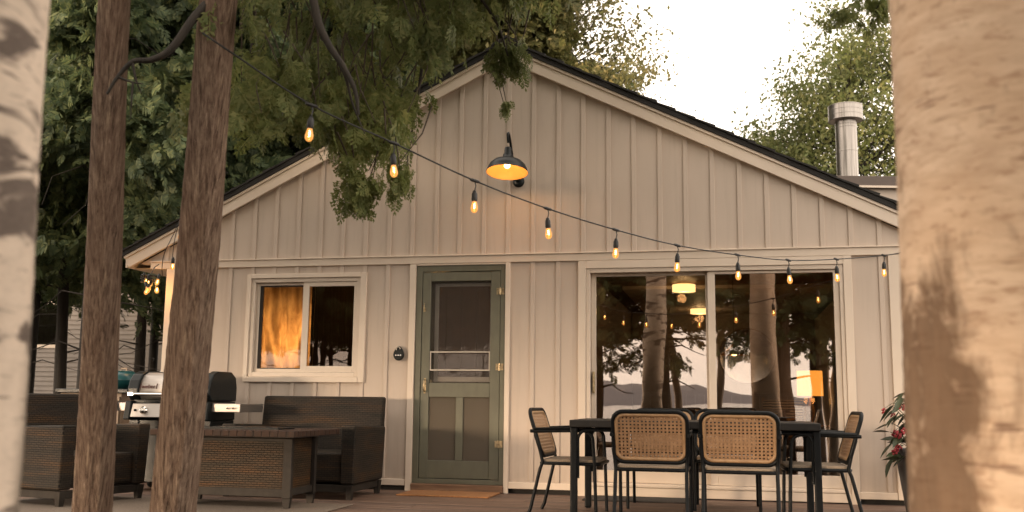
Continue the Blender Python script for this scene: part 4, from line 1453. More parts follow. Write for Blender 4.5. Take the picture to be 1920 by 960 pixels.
def spray_template(pairs=6, serr=3, width=.030, seed=0):
    """flat hanging cedar spray, one unit long along -Z, built of small scaly leaflets"""
    r = random.Random(seed)
    v = []; q = []
    def leaflet(p, d, L, wd):
        d = np.array(d) / np.linalg.norm(d)
        n = np.array([d[2], 0, -d[0]])
        dy = r.uniform(-.05, .05)
        b = len(v)
        for (t, o) in ((0, 0), (.45, 1), (1, 0), (.45, -1)):
            pt = np.array(p) + d * L * t + n * wd * o
            v.append((pt[0], pt[1] + dy * t, pt[2]))
        q.append((b, b + 1, b + 2, b + 3))
    leaflet((0, 0, 0), (0, 0, -1), 1.0, width * .45)
    for i in range(pairs):
        z = -(.08 + .80 * i / pairs)
        L = (.52 - .34 * (i / pairs) ** 1.2) * r.uniform(.85, 1.15)
        for s in (-1, 1):
            a = R(46 + r.uniform(-8, 8))
            d = np.array((s * math.sin(a), 0, -math.cos(a)))
            p0 = np.array((0, 0, z + r.uniform(-.03, .03)))
            leaflet(p0, d, L, width * .9)
            for k in range(serr):
                t = (k + .6) / serr
                for s2 in (-1, 1):
                    a2 = R(34 * s2)
                    d2 = np.array((d[0] * math.cos(a2) - d[2] * math.sin(a2), 0, d[0] * math.sin(a2) + d[2] * math.cos(a2)))
                    leaflet(p0 + d * L * t * .85, d2, L * (.42 - .16 * t), width * .72)
    leaflet((0, 0, -.85), (.25, 0, -1), .22, width * .7)
    leaflet((0, 0, -.85), (-.25, 0, -1), .22, width * .7)
    return np.array(v), np.array(q)


NEAR_T = [spray_template(5, 2, .052, s) for s in (1, 2, 3)]
FAR_T = [spray_template(5, 0, .085, s) for s in (4, 5)]


def spray_mass(name, m, parent, C, n, rad, size, temps, out=None, droop=1.0, flat=None):
    """n sprays around each centre of C, hanging and leaning outward"""
    VV = []; QQ = []; off = 0
    C = np.asarray(C, float)
    for ti, (tv, tq) in enumerate(temps):
        k = max(1, n // len(temps))
        P = np.repeat(C, k, axis=0)
        g = RNG.normal(0, 1, P.shape) * np.asarray(rad) * .5
        P = P + g
        D = RNG.normal(0, .42, P.shape)
        D[:, 2] -= droop
        if out is not None:
            o = P - np.asarray(out)
            o[:, 2] = 0
            o /= (np.linalg.norm(o, axis=1, keepdims=True) + 1e-6)
            D += o * .75
        S = RNG.uniform(size[0], size[1], len(P))
        V, Q = scatter(tv, tq, P, D, RNG.uniform(0, 6.28, len(P)), S)
        VV.append(V); QQ.append(Q + off); off += len(V)
    return np_mesh(name, np.concatenate(VV), np.concatenate(QQ), m, parent)


def trunk_mesh(path, r, n=28, step=.06, rough=.05, seed=0, ridge=True):
    """tapered trunk through path (world points relative to the tree), with fibrous or lumpy relief"""
    P = spline(path, 24)
    L = [0]
    for a, b in zip(P[:-1], P[1:]): L.append(L[-1] + (b - a).length)
    tot = L[-1]
    rg = random.Random(seed)
    ph = [rg.uniform(0, 6.28) for _ in range(8)]
    m = max(8, int(tot / step))
    v = []; f = []; 
    for i in range(m + 1):
        t = i / m
        d = t * tot
        k = min(max(0, next((q for q in range(len(L) - 1) if L[q + 1] >= d), len(L) - 2)), len(L) - 2)
        u = (d - L[k]) / max(1e-6, L[k + 1] - L[k])
        c = P[k].lerp(P[k + 1], u)
        rad = r[0] + (r[1] - r[0]) * t
        for j in range(n):
            a = 2 * PI * j / n
            e = math.sin(a * 2 + ph[0] + d * .5) * .35 + math.sin(a * 3 + ph[1] - d * .8) * .3
            if ridge:
                e += .55 * math.sin(a * 9 + ph[2] + 1.2 * math.sin(d * 1.6 + ph[3])) + .4 * math.sin(a * 13 + ph[4] + .9 * math.sin(d * 2.3)) + .35 * rg.uniform(-1, 1)
            else:
                e += .35 * math.sin(d * 7 + ph[5] + 2 * math.sin(a + ph[6])) + .25 * rg.uniform(-1, 1)
            rr_ = rad * (1 + rough * e)
            v.append((c.x + rr_ * math.cos(a), c.y + rr_ * math.sin(a), c.z))
    for i in range(m):
        for j in range(n):
            l = (j + 1) % n
            f.append((i * n + j, i * n + l, (i + 1) * n + l, (i + 1) * n + j))
    mb = MB(); mb.add(v, f, True)
    mb.add(v[-n:], [tuple(range(n))])
    return mb


# ------------------------------------------------------------------ the two cedars in front of the deck
c1 = thing('cedar_tree', 'straight brown cedar trunk, left of the two in front of the deck', 'tree', (-.58, -5.02, -.5), group='cedar trunks in front of the deck')
o_ = Vector((-.58, -5.02, -.5))
p1 = [(-.600, -4.92, -.55), (-.515, -5.0, .25), (-.425, -5.18, 1.5), (-.345, -5.36, 2.75), (-.25, -5.5, 4.2), (-.15, -5.6, 6.5)]
trunk_mesh([Vector(p) - o_ for p in p1], (.098, .050), 56, .035, .045, 3).build('trunk', MT['cedar'], c1)
top = [(rx, ry, rz) for rx, ry, rz in zip(RNG.uniform(-4.6, .3, 120), RNG.uniform(-6.0, -1.8, 120), RNG.uniform(4.7, 7.2, 120))]
spray_mass('foliage', MT['spray_near'], c1, np.array(top) - np.array(o_), 22, (.8, .8, .4), (.30, .50), FAR_T)

c2 = thing('cedar_tree', 'leaning brown cedar trunk carrying the light string, with drooping green foliage before the roof', 'tree', (-.16, -4.9, -.5), group='cedar trunks in front of the deck')
o_ = Vector((-.16, -4.9, -.5))
p2 = [(-.20, -4.83, -.55), (-.105, -4.95, .31), (.04, -5.10, 1.57), (.165, -5.26, 2.82), (.30, -5.35, 4.2), (.42, -5.4, 6.6)]
trunk_mesh([Vector(p) - o_ for p in p2], (.116, .052), 60, .035, .05, 6).build('trunk', MT['cedar'], c2)
CL = np.array([[-0.06,-3.83,2.69],[0.2,-3.68,2.6],[0.98,-4.29,2.97],[-0.48,-4.07,2.68],[0.15,-4.18,2.56],[1.64,-3.72,3.77],[1.28,-3.74,3.45],[0.97,-4.18,3.04],[0.7,-3.33,3.38],[0.48,-3.46,2.82],[1.07,-4.28,3.07],[1.08,-3.64,3.5],[0.34,-4.4,2.47],[1.35,-3.73,3.49],[0.9,-3.3,3.58],[0.87,-3.25,3.59],[0.16,-3.43,2.66],[0.21,-3.24,2.7],[1.48,-4.18,3.31],[0.21,-4.84,2.37],[1.58,-3.76,3.67],[0.89,-4.0,3.08],[0.6,-3.88,2.61],[0.16,-3.71,2.62],[0.56,-3.28,3.19],[0.79,-3.25,3.53],[1.19,-3.11,3.75],[1.03,-4.17,3.12],[1.21,-3.14,3.75],[1.41,-3.61,3.63],[0.9,-3.37,3.64],[0.87,-4.31,2.98],[1.43,-4.25,3.62],[1.3,-4.17,3.42],[-0.09,-3.56,3.77],[0.18,-5.19,2.86],[0.9,-3.32,3.74],[1.5,-3.09,4.12],[0.07,-3.73,2.75],[-0.12,-4.66,2.65],[0.96,-4.33,3.01],[1.23,-3.17,3.88],[1.42,-3.76,3.66],[0.55,-3.74,3.48],[0.5,-3.33,3.72],[0.46,-3.56,3.24],[-0.29,-3.37,3.2],[0.8,-4.41,3.07],[0.58,-4.44,3.04],[0.97,-4.35,3.34],[0.76,-3.6,3.58],[0.11,-3.67,3.59],[-0.34,-4.29,2.65],[1.57,-3.74,3.72],[0.8,-3.96,3.22],[0.08,-3.79,3.09],[-0.04,-3.59,3.19],[-0.36,-4.29,3.23],[-0.03,-3.52,3.0],[0.0,-3.98,2.83],[1.04,-3.98,3.29],[0.22,-4.05,3.61],[1.36,-3.91,3.45],[0.9,-3.9,3.77],[-0.08,-3.87,2.8],[-0.08,-4.12,3.57],[-0.09,-4.07,2.91],[0.92,-4.03,3.65],[-0.19,-4.12,2.92],[0.09,-4.01,3.0],[0.17,-3.35,3.23],[-0.24,-3.86,2.68],[1.4,-3.83,3.84],[1.6,-4.05,3.7],[1.04,-3.61,3.9],[0.65,-3.98,2.93],[-0.11,-3.79,2.76],[0.33,-4.51,3.36],[1.33,-3.22,4.04],[1.4,-3.65,3.9],[0.04,-5.05,3.08],[0.1,-3.93,3.44],[0.32,-3.83,3.85],[0.01,-3.44,3.03],[0.56,-4.07,3.48],[-0.29,-3.62,3.43],[-0.18,-4.02,3.61],[1.36,-4.36,3.5],[1.0,-4.38,3.5],[0.03,-3.87,2.95],[0.25,-3.53,3.26],[0.04,-5.02,2.41],[-0.33,-3.84,2.76],[1.32,-3.71,3.51],[0.21,-4.06,2.91],[0.92,-3.98,3.51],[0.38,-4.99,2.62],[0.72,-4.0,3.5],[-0.0,-4.68,2.6],[0.82,-4.0,3.63],[1.23,-3.84,3.67],[0.17,-3.65,3.27],[0.39,-3.95,3.41],[-0.12,-3.74,3.37],[-0.05,-4.65,2.88],[1.41,-3.9,3.78],[1.48,-4.02,3.67],[0.32,-3.4,2.79],[0.81,-3.5,3.98],[0.9,-3.75,3.74],[0.31,-5.21,2.81],[0.35,-5.17,3.02],[-0.34,-3.99,2.76],[-0.13,-3.99,2.65],[-0.12,-4.37,3.51],[1.26,-3.67,3.91],[1.12,-3.41,3.61],[0.74,-4.33,3.29],[1.23,-4.33,3.58],[-0.0,-3.55,3.45],[0.11,-4.19,2.75],[0.84,-3.97,3.62],[0.32,-4.05,2.97],[0.35,-3.79,2.64],[1.53,-3.39,3.94],[-0.09,-4.22,3.37],[0.93,-3.82,3.57],[0.99,-4.26,3.59],[-0.34,-4.05,3.55],[0.49,-3.56,3.28],[0.32,-4.88,2.6],[0.83,-4.12,3.13],[1.04,-4.08,3.73],[0.88,-3.37,3.75],[0.84,-4.13,3.08],[-0.11,-4.74,2.93],[0.21,-4.73,2.75],[1.0,-3.16,3.77],[0.51,-3.89,3.28],[1.27,-3.69,3.84],[0.35,-3.46,3.66],[0.12,-3.39,3.74],[0.58,-4.11,2.7],[0.88,-3.26,3.97],[1.4,-4.09,3.39],[-0.1,-3.66,2.94],[1.4,-4.05,3.69],[1.36,-3.81,3.57],[1.18,-4.24,3.21],[1.31,-3.9,3.49],[0.65,-4.31,2.44],[0.37,-4.03,2.63],[0.16,-3.72,2.7],[0.51,-4.26,2.51],[0.44,-4.28,2.47],[0.81,-4.22,2.52],[0.68,-3.76,2.8],[0.59,-3.85,2.75],[0.62,-4.12,2.44],[0.58,-3.82,2.53],[0.5,-4.01,2.76],[0.33,-3.88,2.56],[0.48,-3.9,2.77],[0.46,-3.72,2.82],[0.46,-3.69,2.86],[0.19,-3.9,2.75],[0.49,-3.87,2.62],[0.53,-4.23,2.61],[0.13,-3.88,2.66],[0.53,-4.07,2.49],[0.22,-3.78,2.74],[0.27,-4.23,2.61],[0.68,-4.08,2.66],[0.34,-3.82,2.65],[0.48,-4.26,2.4],[0.44,-4.31,2.67]])
CS = np.array([[0.51,-4.23,2.01],[0.57,-4.22,2.06],[0.48,-4.25,2.09],[0.61,-4.22,2.12],[0.59,-4.24,2.18],[0.76,-4.14,2.12],[0.79,-4.14,2.18],[0.74,-4.16,2.23],[0.52,-4.25,2.15],[0.47,-4.27,2.21],[1.21,-3.5,3.01],[1.16,-3.52,3.05],[1.27,-3.49,3.05],[1.32,-3.49,3.1],[1.23,-3.51,3.12],[1.19,-3.53,3.15],[1.28,-3.51,3.17]])      # the small sprigs that hang lowest
CT = np.array([[1.21,-3.47,2.77],[1.22,-3.47,2.8]])      # the last small tip over the lamp
def limb(pts, r, parent, name='branch', m='cedar', n=8):
    P = spline(pts, 6)
    k = len(P)
    q = MB(); q.tube([p - o_ for p in P], [r * (1 - .75 * i / (k - 1)) for i in range(k)], n)
    return q.build(name, MT[m], parent)
limb([(.17, -5.27, 2.86), (.10, -5.36, 2.70), (.01, -5.40, 2.53), (-.08, -5.42, 2.475), (-.16, -5.45, 2.46), (-.23, -5.46, 2.38), (-.27, -5.47, 2.30)], .024, c2, m='dark_bark')
limb([(-.16, -5.45, 2.46), (-.14, -5.44, 2.37), (-.12, -5.42, 2.31)], .008, c2, m='dark_bark')
limb([(-.23, -5.46, 2.39), (-.16, -5.45, 2.36), (-.10, -5.44, 2.35)], .008, c2, m='dark_bark')
limb([(-.15, -5.45, 2.36), (-.15, -5.45, 2.26), (-.155, -5.44, 2.18)], .006, c2, m='dark_bark')
limb([(.34, -5.37, 4.6), (.50, -5.15, 3.4), (.58, -5.05, 2.85), (.64, -5.02, 2.67), (.72, -4.98, 2.54), (.775, -4.95, 2.42), (.79, -4.93, 2.30)], .030, c2, m='dark_bark')
limb([(.66, -5.01, 2.64), (.72, -4.95, 2.50), (.74, -4.9, 2.38), (.80, -4.86, 2.22)], .012, c2, m='dark_bark')
limb([(.33, -5.36, 4.4), (.55, -4.9, 3.95), (.95, -4.3, 3.55), (1.2, -3.8, 3.25), (1.25, -3.5, 3.05)], .020, c2, m='dark_bark')
limb([(.37, -5.38, 5.0), (.6, -4.6, 4.6), (.75, -3.9, 3.9), (.70, -3.6, 3.2), (.6, -3.5, 2.6)], .03, c2, m='dark_bark')
limb([(.31, -5.36, 4.3), (.1, -4.8, 3.8), (-.1, -4.4, 3.2), (-.2, -4.2, 2.8)], .024, c2, m='dark_bark')
# fine twigs reaching the hanging sprays
tw = MB()
rr = random.Random(21)
for i, p in enumerate(list(CL) + list(CS) + list(CT)):
    p = Vector(p)
    up_ = p + Vector((rr.uniform(-.18, .18), rr.uniform(-.18, .18), rr.uniform(.25, .55)))
    mid = (p + up_) / 2 + Vector((rr.uniform(-.05, .05), rr.uniform(-.05, .05), .02))
    tw.tube([up_ - o_, mid - o_, p - o_], [.006, .0045, .0025], 5)
tw.build('twigs', MT['twig'], c2)
spray_mass('foliage', MT['spray_near'], c2, CL - np.array(o_), 8, (.18, .18, .14), (.13, .23), NEAR_T, droop=1.1)
spray_mass('low_sprigs', MT['spray_near'], c2, CS - np.array(o_), 9, (.06, .06, .05), (.09, .15), NEAR_T, droop=1.3)
spray_mass('tip_sprig', MT['spray_near'], c2, CT - np.array(o_), 6, (.02, .02, .02), (.06, .10), NEAR_T, droop=2.0)
top = [(rx, ry, rz) for rx, ry, rz in zip(RNG.uniform(-.6, 2.6, 120), RNG.uniform(-6.0, -1.8, 120), RNG.uniform(4.7, 7.2, 120))]
spray_mass('upper_foliage', MT['spray_near'], c2, np.array(top) - np.array(o_), 22, (.8, .8, .4), (.30, .50), FAR_T)

# ------------------------------------------------------------------ birches close to the camera
def birch(label, path, r, m, seed, group='birch trunks close to the viewer', knots=()):
    o = Vector(path[0])
    t = thing('birch_tree', label, 'tree', tuple(o), group=group)
    tr = trunk_mesh([Vector(p) - o for p in path], r, 64, .02, .018, seed, False)
    trk = tr.build('trunk', MT[m], t)
    for (p, rad, d) in knots:
        q = MB(); 
        d = Vector(d).normalized()
        q.lathe([(rad, -.02), (rad * .95, .004), (rad * .55, .010), (0, .006)], 16, (0, 0, 0), 'Z')
        kn_ = q.build('branch_scar', MT['dark_bark'], trk)
        kn_.location = Vector(p) - o; kn_.rotation_euler = d.to_track_quat('Z', 'Y').to_euler()
    return t


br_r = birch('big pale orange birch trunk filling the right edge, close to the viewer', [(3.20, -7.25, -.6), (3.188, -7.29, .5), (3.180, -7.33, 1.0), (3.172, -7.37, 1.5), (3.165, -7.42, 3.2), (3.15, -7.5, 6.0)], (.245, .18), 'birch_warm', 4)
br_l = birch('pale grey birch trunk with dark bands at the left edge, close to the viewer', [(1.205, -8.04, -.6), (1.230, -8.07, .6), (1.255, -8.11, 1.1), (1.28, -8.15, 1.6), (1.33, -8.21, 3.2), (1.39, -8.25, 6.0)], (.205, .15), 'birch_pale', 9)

# ------------------------------------------------------------------ cedars and broad-leaved trees behind
def cedar_crown_points(H, r0, n, seed, z0=1.3):
    g = np.random.default_rng(seed)
    pts = []
    nl = n // 14
    for i in range(nl):
        z = z0 + (H - z0) * (i / nl) ** .9
        az = g.uniform(0, 6.283)
        Lm = r0 * (1 - .72 * (z - z0) / (H - z0)) * g.uniform(.55, 1.15)
        for k in range(14):
            t = g.uniform(.25, 1) ** .7
            a = az + g.normal(0, .16) * (1.1 - t * .4)
            pts.append((Lm * t * math.cos(a), Lm * t * math.sin(a), z - .28 * Lm * t * t + g.normal(0, .13)))
    return np.array(pts)


CROWNS = {}
def cedar_tree(label, loc, H, r0, lean=(0, 0), kind=0, m='spray_far', z0=1.3, tr=.11, group='cedars behind the cottage', bare=5):
    t = thing('cedar_tree', label, 'tree', loc, random.uniform(0, 6.28), group=group)
    key = (kind, m)
    tv = MB()
    rg = random.Random(hash((round(loc[0] * 10), kind)) & 0xffff)
    tk = trunk_mesh([(0, 0, -.6), (lean[0] * .3, lean[1] * .3, H * .3), (lean[0], lean[1], H)], (tr, .02), 14, .5, .06, kind)
    tko = tk.build('trunk', MT['dark_bark'], t)
    q = MB()
    for i in range(30):
        z = 1.7 + (H - 2.4) * i / 30 + rg.uniform(-.35, .35)
        a = rg.uniform(0, 6.28)
        L = r0 * (1 - .72 * max(0, z - z0) / (H - z0)) * rg.uniform(.6, 1.0)
        c, s = math.cos(a), math.sin(a)
        f_ = z / H
        bx, by = lean[0] * f_, lean[1] * f_
        q.tube([(bx, by, z), (bx + c * L * .3 + rg.uniform(-.1, .1), by + s * L * .3 + rg.uniform(-.1, .1), z + rg.uniform(0, .16)), (bx + c * L * .65 + rg.uniform(-.2, .2), by + s * L * .65 + rg.uniform(-.2, .2), z + rg.uniform(-.25, .05)), (bx + c * L, by + s * L, z - rg.uniform(.1, .6))], [.016, .010, .006, .003], 5)
    q.build('limbs', MT['dark_bark'], t)
    if key not in CROWNS:
        C = cedar_crown_points(10.0, 2.0, 620, kind + 3, 3.1)
        CROWNS[key] = spray_mass('crown', MT[m], t, C, 22, (.36, .36, .26), (.16, .34), FAR_T, out=(0, 0, 5), droop=.55)
        cr = CROWNS[key]
    else:
        cr = CROWNS[key].copy(); link(cr, t)
    cr.scale = (r0 / 2.0, r0 / 2.0, H / 10.0)
    return t


def leaf_template():
    return (np.array([(0, 0, 0), (.26, .0, -.35), (0, .06, -.9), (-.26, 0, -.35)], float), np.array([(0, 1, 2, 3)]))


BROAD = {}
def broad_tree(label, loc, H, r0, m, kind, tr=.16, trunkh=.42, group='broad leaved trees beyond the roof', nclump=150, per=70, leaf=(.10, .19)):
    t = thing('broadleaf_tree', label, 'tree', loc, random.uniform(0, 6.28), group=group)
    rg = np.random.default_rng(kind + 50)
    q = trunk_mesh([(0, 0, -.6), (.1, .05, H * .4), (.0, .1, H * .92)], (tr, .025), 14, .5, .05, kind)
    q.build('trunk', MT['dark_bark'], t)
    key = (kind, m)
    lb = MB(); C = []
    for i in range(nclump):
        u = rg.uniform(-1, 1); a = rg.uniform(0, 6.283)
        rad = rg.uniform(.45, 1.0) ** .6 * rg.uniform(.75, 1.12)
        zc = H * .64; zr = H * .40
        s = math.sqrt(1 - u * u)
        p = np.array([r0 * rad * s * math.cos(a), r0 * rad * s * math.sin(a), zc + zr * rad * u])
        C.append(p)
        b0 = np.array([0, 0, max(H * .25, p[2] - .5 * np.hypot(p[0], p[1]) - .4)])
        md = b0 * .45 + p * .55 + rg.normal(0, .1, 3)
        lb.tube([tuple(b0), tuple(md), tuple(p)], [.028, .016, .006], 5)
    lb.build('limbs', MT['dark_bark'], t)
    if key not in BROAD:
        C = np.array(C)
        tv, tq = leaf_template()
        P = np.repeat(C, per, axis=0)
        P = P + RNG.normal(0, 1, P.shape) * np.array([.29, .29, .20]) * r0 / 2.6
        D = RNG.normal(0, .8, P.shape); D[:, 2] -= .5
        V, Q = scatter(tv, tq, P, D, RNG.uniform(0, 6.28, len(P)), RNG.uniform(leaf[0], leaf[1], len(P)))
        BROAD[key] = np_mesh('crown', V, Q, MT[m], t)
    else:
        c = BROAD[key].copy(); link(c, t)
    return t


# left: a dark grove between the cottage and the white house
GROVE = [
    ((-7.95, 4.8, -.4), 11.5, 2.2, (.5, .2), 0, 'leaning dark cedar trunk before the white house, leftmost of the grove'),
    ((-6.40, 3.1, -.4), 10.5, 1.9, (.1, .1), 1, 'dark upright cedar just left of the straight brown trunk'),
    ((-7.75, 6.6, -.4), 12.0, 2.2, (.2, .1), 2, 'dark cedar standing behind the straight brown trunk'),
    ((-5.9, 5.6, -.4), 11.5, 2.1, (-.2, .1), 0, 'dark cedar between the two brown trunks, nearest the cottage side wall'),
    ((-5.0, 8.2, -.4), 13.0, 2.4, (0, 0), 1, 'tall dark cedar rising above the left roof slope'),
    ((-7.0, 9.6, -.4), 13.5, 2.5, (.1, 0), 2, 'tall dark cedar deep in the grove behind the left eave'),
    ((-9.9, 6.4, -.4), 12.0, 2.3, (-.1, 0), 1, 'dark cedar at the far left beside the pale birch trunk'),
    ((-3.4, 10.4, -.4), 13.0, 2.5, (0, .1), 0, 'tall dark cedar behind the middle of the left roof slope'),
    ((-9.6, 9.9, -.4), 13.0, 2.4, (0, 0), 0, 'dark cedar in front of the white house wall'),
    ((-1.7, 12.2, -.4), 13.5, 2.6, (0, 0), 2, 'dark cedar behind the ridge left of the apex'),
    ((-5.6, 12.6, -.4), 14.5, 2.7, (0, 0), 1, 'tallest dark cedar far behind the left roof slope'),
]
for loc, H, r0, ln, kd, lb in GROVE:
    cedar_tree(lb, loc, H, r0, ln, kd, group='dark cedars of the left grove')
cedar_tree('olive lit cedar rising close behind the roof apex', (-1.6, 9.4, -.4), 12.5, 2.3, (0, 0), 3, 'spray_olive', group='dark cedars of the left grove')
cedar_tree('olive cedar behind the left roof slope, lighter than the grove', (-3.3, 9.0, -.4), 12.5, 2.2, (0, 0), 3, 'spray_olive', group='dark cedars of the left grove')

# understorey bushes at the left
broad_tree('golden green airy tree behind the roof apex against the white sky', (-.95, 10.6, -.4), 10.6, 2.5, 'leaf_gold', 1, nclump=200, per=100, leaf=(.085, .155))
broad_tree('small distant treetop showing over the right roof slope', (.55, 19.5, -.4), 10.7, 1.9, 'leaf_green', 2, nclump=110, per=110, leaf=(.09, .16))
broad_tree('broad green tree behind the steel flue pipe', (5.9, 17.5, -.4), 10.8, 2.8, 'leaf_green', 3, nclump=220, per=130, leaf=(.10, .18))
broad_tree('tall green tree at the right behind the flue pipe, partly hidden by the birch trunk', (8.3, 19.5, -.4), 14.5, 3.5, 'leaf_green', 4, nclump=250, per=130, leaf=(.10, .19))
broad_tree('rounded gold green tree low behind the addition roof, left of the flue pipe', (3.9, 20.5, -.4), 9.6, 2.3, 'leaf_gold', 5, nclump=160, per=120, leaf=(.10, .17))

# hanging needle branch at the top right
hb_t = thing('pine_tree', 'thin dark needled branch hanging at the top beside the right birch', 'tree', (4.35, -4.1, -.5))
hb_o = np.array([4.35, -4.1, -.5])
trunk_mesh([(0, 0, 0), (.05, .05, 3), (.1, .1, 7)], (.12, .05), 20, .15, .06, 3).build('trunk', MT['dark_bark'], hb_t)
q = MB()
HB = [[(4.42, -4.05, 3.75), (3.9, -4.3, 3.35), (3.5, -4.42, 3.05), (3.25, -4.48, 2.88), (3.13, -4.5, 2.82)], [(3.5, -4.42, 3.05), (3.38, -4.45, 2.88), (3.33, -4.45, 2.78)], [(3.9, -4.3, 3.35), (3.45, -4.5, 3.15), (3.1, -4.6, 2.98)]]
cc = []
for path in HB:
    P = spline(path, 6)
    q.tube([p - Vector(hb_o) for p in P], [.016 * (1 - .8 * i / (len(P) - 1)) for i in range(len(P))], 6)
    cc += [tuple(p) for p in P[len(P) // 3:]]
q.build('branch', MT['dark_bark'], hb_t)
spray_mass('needles', MT['spray_near'], hb_t, np.array(cc) - hb_o, 6, (.06, .06, .05), (.04, .09), FAR_T)

# ------------------------------------------------------------------ lakeside trees behind the viewer, seen in the panes, plus added sun-blocking rows
SHORE = [((1.15, -12.0), 7.5, .22, (0, 0), 'dark_bark'), ((3.7, -11.5), 7.2, .20, (.1, 0), 'cedar'), ((4.5, -13.7), 7, .14, (0, 0), 'dark_bark'),
         ((-6.15, -11.3), 6.6, .15, (.2, 0), 'dark_bark'), ((-5.62, -11.6), 6.8, .19, (.0, 0), 'dark_bark'), ((-4.95, -12.3), 6.6, .17, (0, 0), 'dark_bark'),
         ((-.35, -13.2), 6.8, .14, (0, .1), 'dark_bark'), ((-2.3, -13.6), 6.6, .13, (.1, 0), 'dark_bark'), ((-8.9, -12.9), 6.4, .15, (0, 0), 'dark_bark'),
         ((-11.6, -12.2), 6.6, .16, (0, 0), 'dark_bark'), ((-14.4, -13.0), 6.8, .16, (0, 0), 'dark_bark'), ((-3.6, -15.2), 6.2, .13, (0, 0), 'dark_bark'), ((-10.2, -15.0), 6.2, .13, (0, 0), 'dark_bark')]
SHORE += [((x, -12.2 - (k_ % 3) * .7), 6.6, .15, (0, 0), 'dark_bark') for k_, x in enumerate((-16.9, -19.3, -21.9, -24.4, -27.0, -29.5, -32.1, -34.8))]  # unseen row added to keep low sun off gable and grove
SHORE += [((x, -14.6 - (k_ % 2) * .8), 6.3, .13, (0, 0), 'dark_bark') for k_, x in enumerate((-6.9, -8.4, -12.7, -15.6, -18.1, -20.6, -23.2, -25.8, -28.4, -31))]  # second unseen row added behind it to thicken the sun screen
def shore_points(seed, n=70):
    g = np.random.default_rng(seed)
    pts = []
    for i in range(n):
        z = g.uniform(5.0, 9.9); a = g.uniform(0, 6.28); L = g.uniform(.3, 2.4)
        for k in range(4):
            t = g.uniform(.4, 1)
            pts.append((L * t * math.cos(a), L * t * math.sin(a), z - .16 * L * t * t))
    return np.array(pts)
sm_me = None
LOW = {0: (1.6, 3.4), 1: (1.9, 3.2), 2: (1.8, 3.4), 6: (1.5, 3.2), 7: (1.7, 3.3), 4: (2.3, 3.2)}
names = ['thick dark cedar by the shore, mirrored in the left glass panel', 'brown cedar by the shore, mirrored in the right glass panel', 'slim dark cedar by the shore, mirrored at the right edge of the glass',
         'dark cedar by the shore mirrored at the left of the small right pane', 'dark cedar by the shore mirrored in the middle of the small right pane', 'dark cedar by the shore mirrored at the right of the small right pane',
         'slim cedar by the shore mirrored at the left edge of the sliding door', 'slim cedar by the shore between the door and window reflections', 'cedar by the shore left of the small window reflection',
         'cedar by the shore, second from the far left', 'cedar by the shore, farthest left of all', 'slim cedar nearest the water, mirrored behind the others', 'slim cedar nearest the water at the far left'] 
ORD = ['first', 'second', 'third', 'fourth', 'fifth', 'sixth', 'seventh', 'eighth', 'ninth', 'tenth']
names += [ORD[7 - q_] + ' cedar from the left end of the front row added to screen the sun' for q_ in range(8)]
names += [ORD[9 - q_] + ' cedar from the left end of the back row added to screen the sun' for q_ in range(10)]
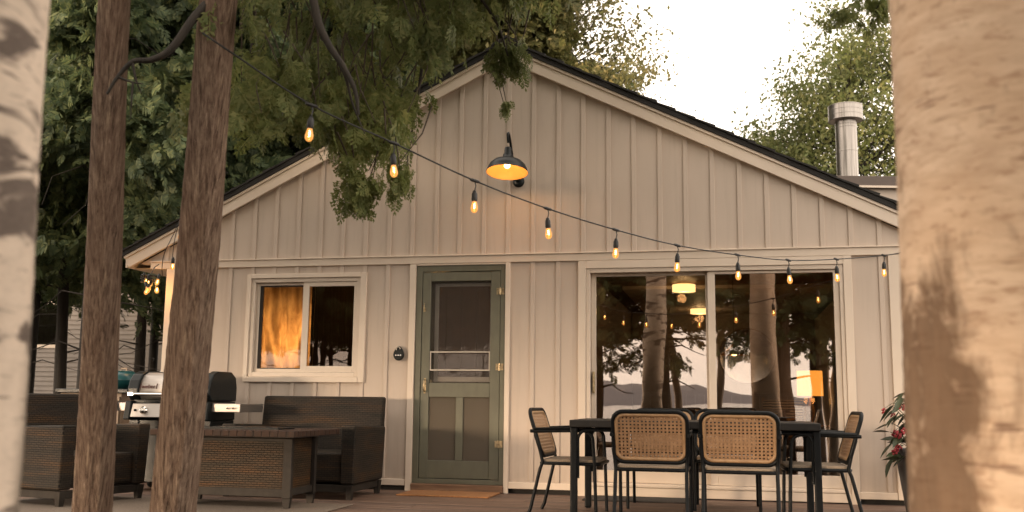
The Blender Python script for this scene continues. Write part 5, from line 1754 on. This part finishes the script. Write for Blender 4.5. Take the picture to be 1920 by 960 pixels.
for i, ((x, y), H, tr, ln, m) in enumerate(SHORE):
    t = thing('shore_cedar_tree', names[i], 'tree', (x, y, -.7), i * 1.1, group='cedars by the shore')
    trunk_mesh([(0, 0, -.3), (ln[0] * .4, 0, H * .4), (ln[0], ln[1], H)], (tr, .04), 20, .3, .06, i).build('trunk', MT[m], t)
    g = np.random.default_rng(70 + i)
    q = MB()
    for b in range(16):
        z = g.uniform(1.9, H * .9); a = g.uniform(0, 6.28); L = g.uniform(.8, 2.1)
        q.tube([(0, 0, z), (L * .4 * math.cos(a), L * .4 * math.sin(a), z + .08), (L * math.cos(a + .15), L * math.sin(a + .15), z - .15)], [.03, .018, .006], 5)
    q.build('limbs', MT['dark_bark'], t)
    if sm_me is None:
        o = spray_mass('crown', MT['spray_far'], t, shore_points(3), 8, (.30, .30, .18), (.25, .50), FAR_T, out=(0, 0, 5), droop=.5)
        sm_me = o
    else:
        o = sm_me.copy(); link(o, t)
    if i in LOW:
        pts = []; q = MB()
        for b in range(15):
            z = g.uniform(LOW[i][0] + .9, LOW[i][1] + .9); a = g.uniform(0, 6.28); L = g.uniform(.8, 2.2)
            e = (L * math.cos(a), L * math.sin(a), z - .25)
            q.tube([(0, 0, z - .1), (e[0] * .5, e[1] * .5, z + .06), e], [.02, .012, .005], 5)
            for w_ in np.linspace(.35, 1, 6): pts.append((e[0] * w_, e[1] * w_, z - .25 * w_ * w_))
        q.build('low_boughs', MT['dark_bark'], t)
        spray_mass('low_foliage', MT['spray_far'], t, np.array(pts), 5, (.22, .22, .12), (.12, .28), FAR_T, out=(0, 0, 2), droop=.6)
    o.scale = (1.15, 1.15, min(H, 6.3) / 10.0)
BL = ['white birch by the shore leaning right, mirrored beside the orange lamp shade', 'white birch by the shore leaning left across its twin, mirrored beside the lamp shade',
      'white birch by the shore leaning left, nearest the thick trunk in the left glass panel', 'white birch by the shore leaning most, middle of three in the left glass panel',
      'white birch by the shore leaning right, last of three in the left glass panel', 'lone white birch by the shore mirrored at the left edge of the sliding door', 'lone white birch by the shore mirrored in the small window']
for i, (x, y, dx) in enumerate(((4.85, -15.6, .55), (5.05, -15.9, -.35), (1.42, -15.2, -.9), (1.75, -15.8, -1.1), (2.1, -16.3, .5), (-.6, -15.4, -.9), (-5.4, -15.2, .3))):
    t = thing('shore_birch_tree', BL[i], 'tree', (x, y, -1.2), 0, group='white birches by the shore')
    trunk_mesh([(0, 0, -.3), (dx * .5, 0, 3), (dx * 1.2, .2, 8)], (.13, .05), 18, .25, .03, i, False).build('trunk', MT['birch_far'], t)
    g = np.random.default_rng(170 + i)
    P = g.normal(0, 1, (900, 3)) * np.array([1.0, 1.0, 1.2]) + np.array([dx * 1.0, .1, 7.0])
    tv, tq = leaf_template()
    D = g.normal(0, .8, P.shape); D[:, 2] -= .5
    V, Q = scatter(tv, tq, P, D, g.uniform(0, 6.28, len(P)), g.uniform(.10, .18, len(P)))
    np_mesh('crown', V, Q, MT['leaf_green'], t)
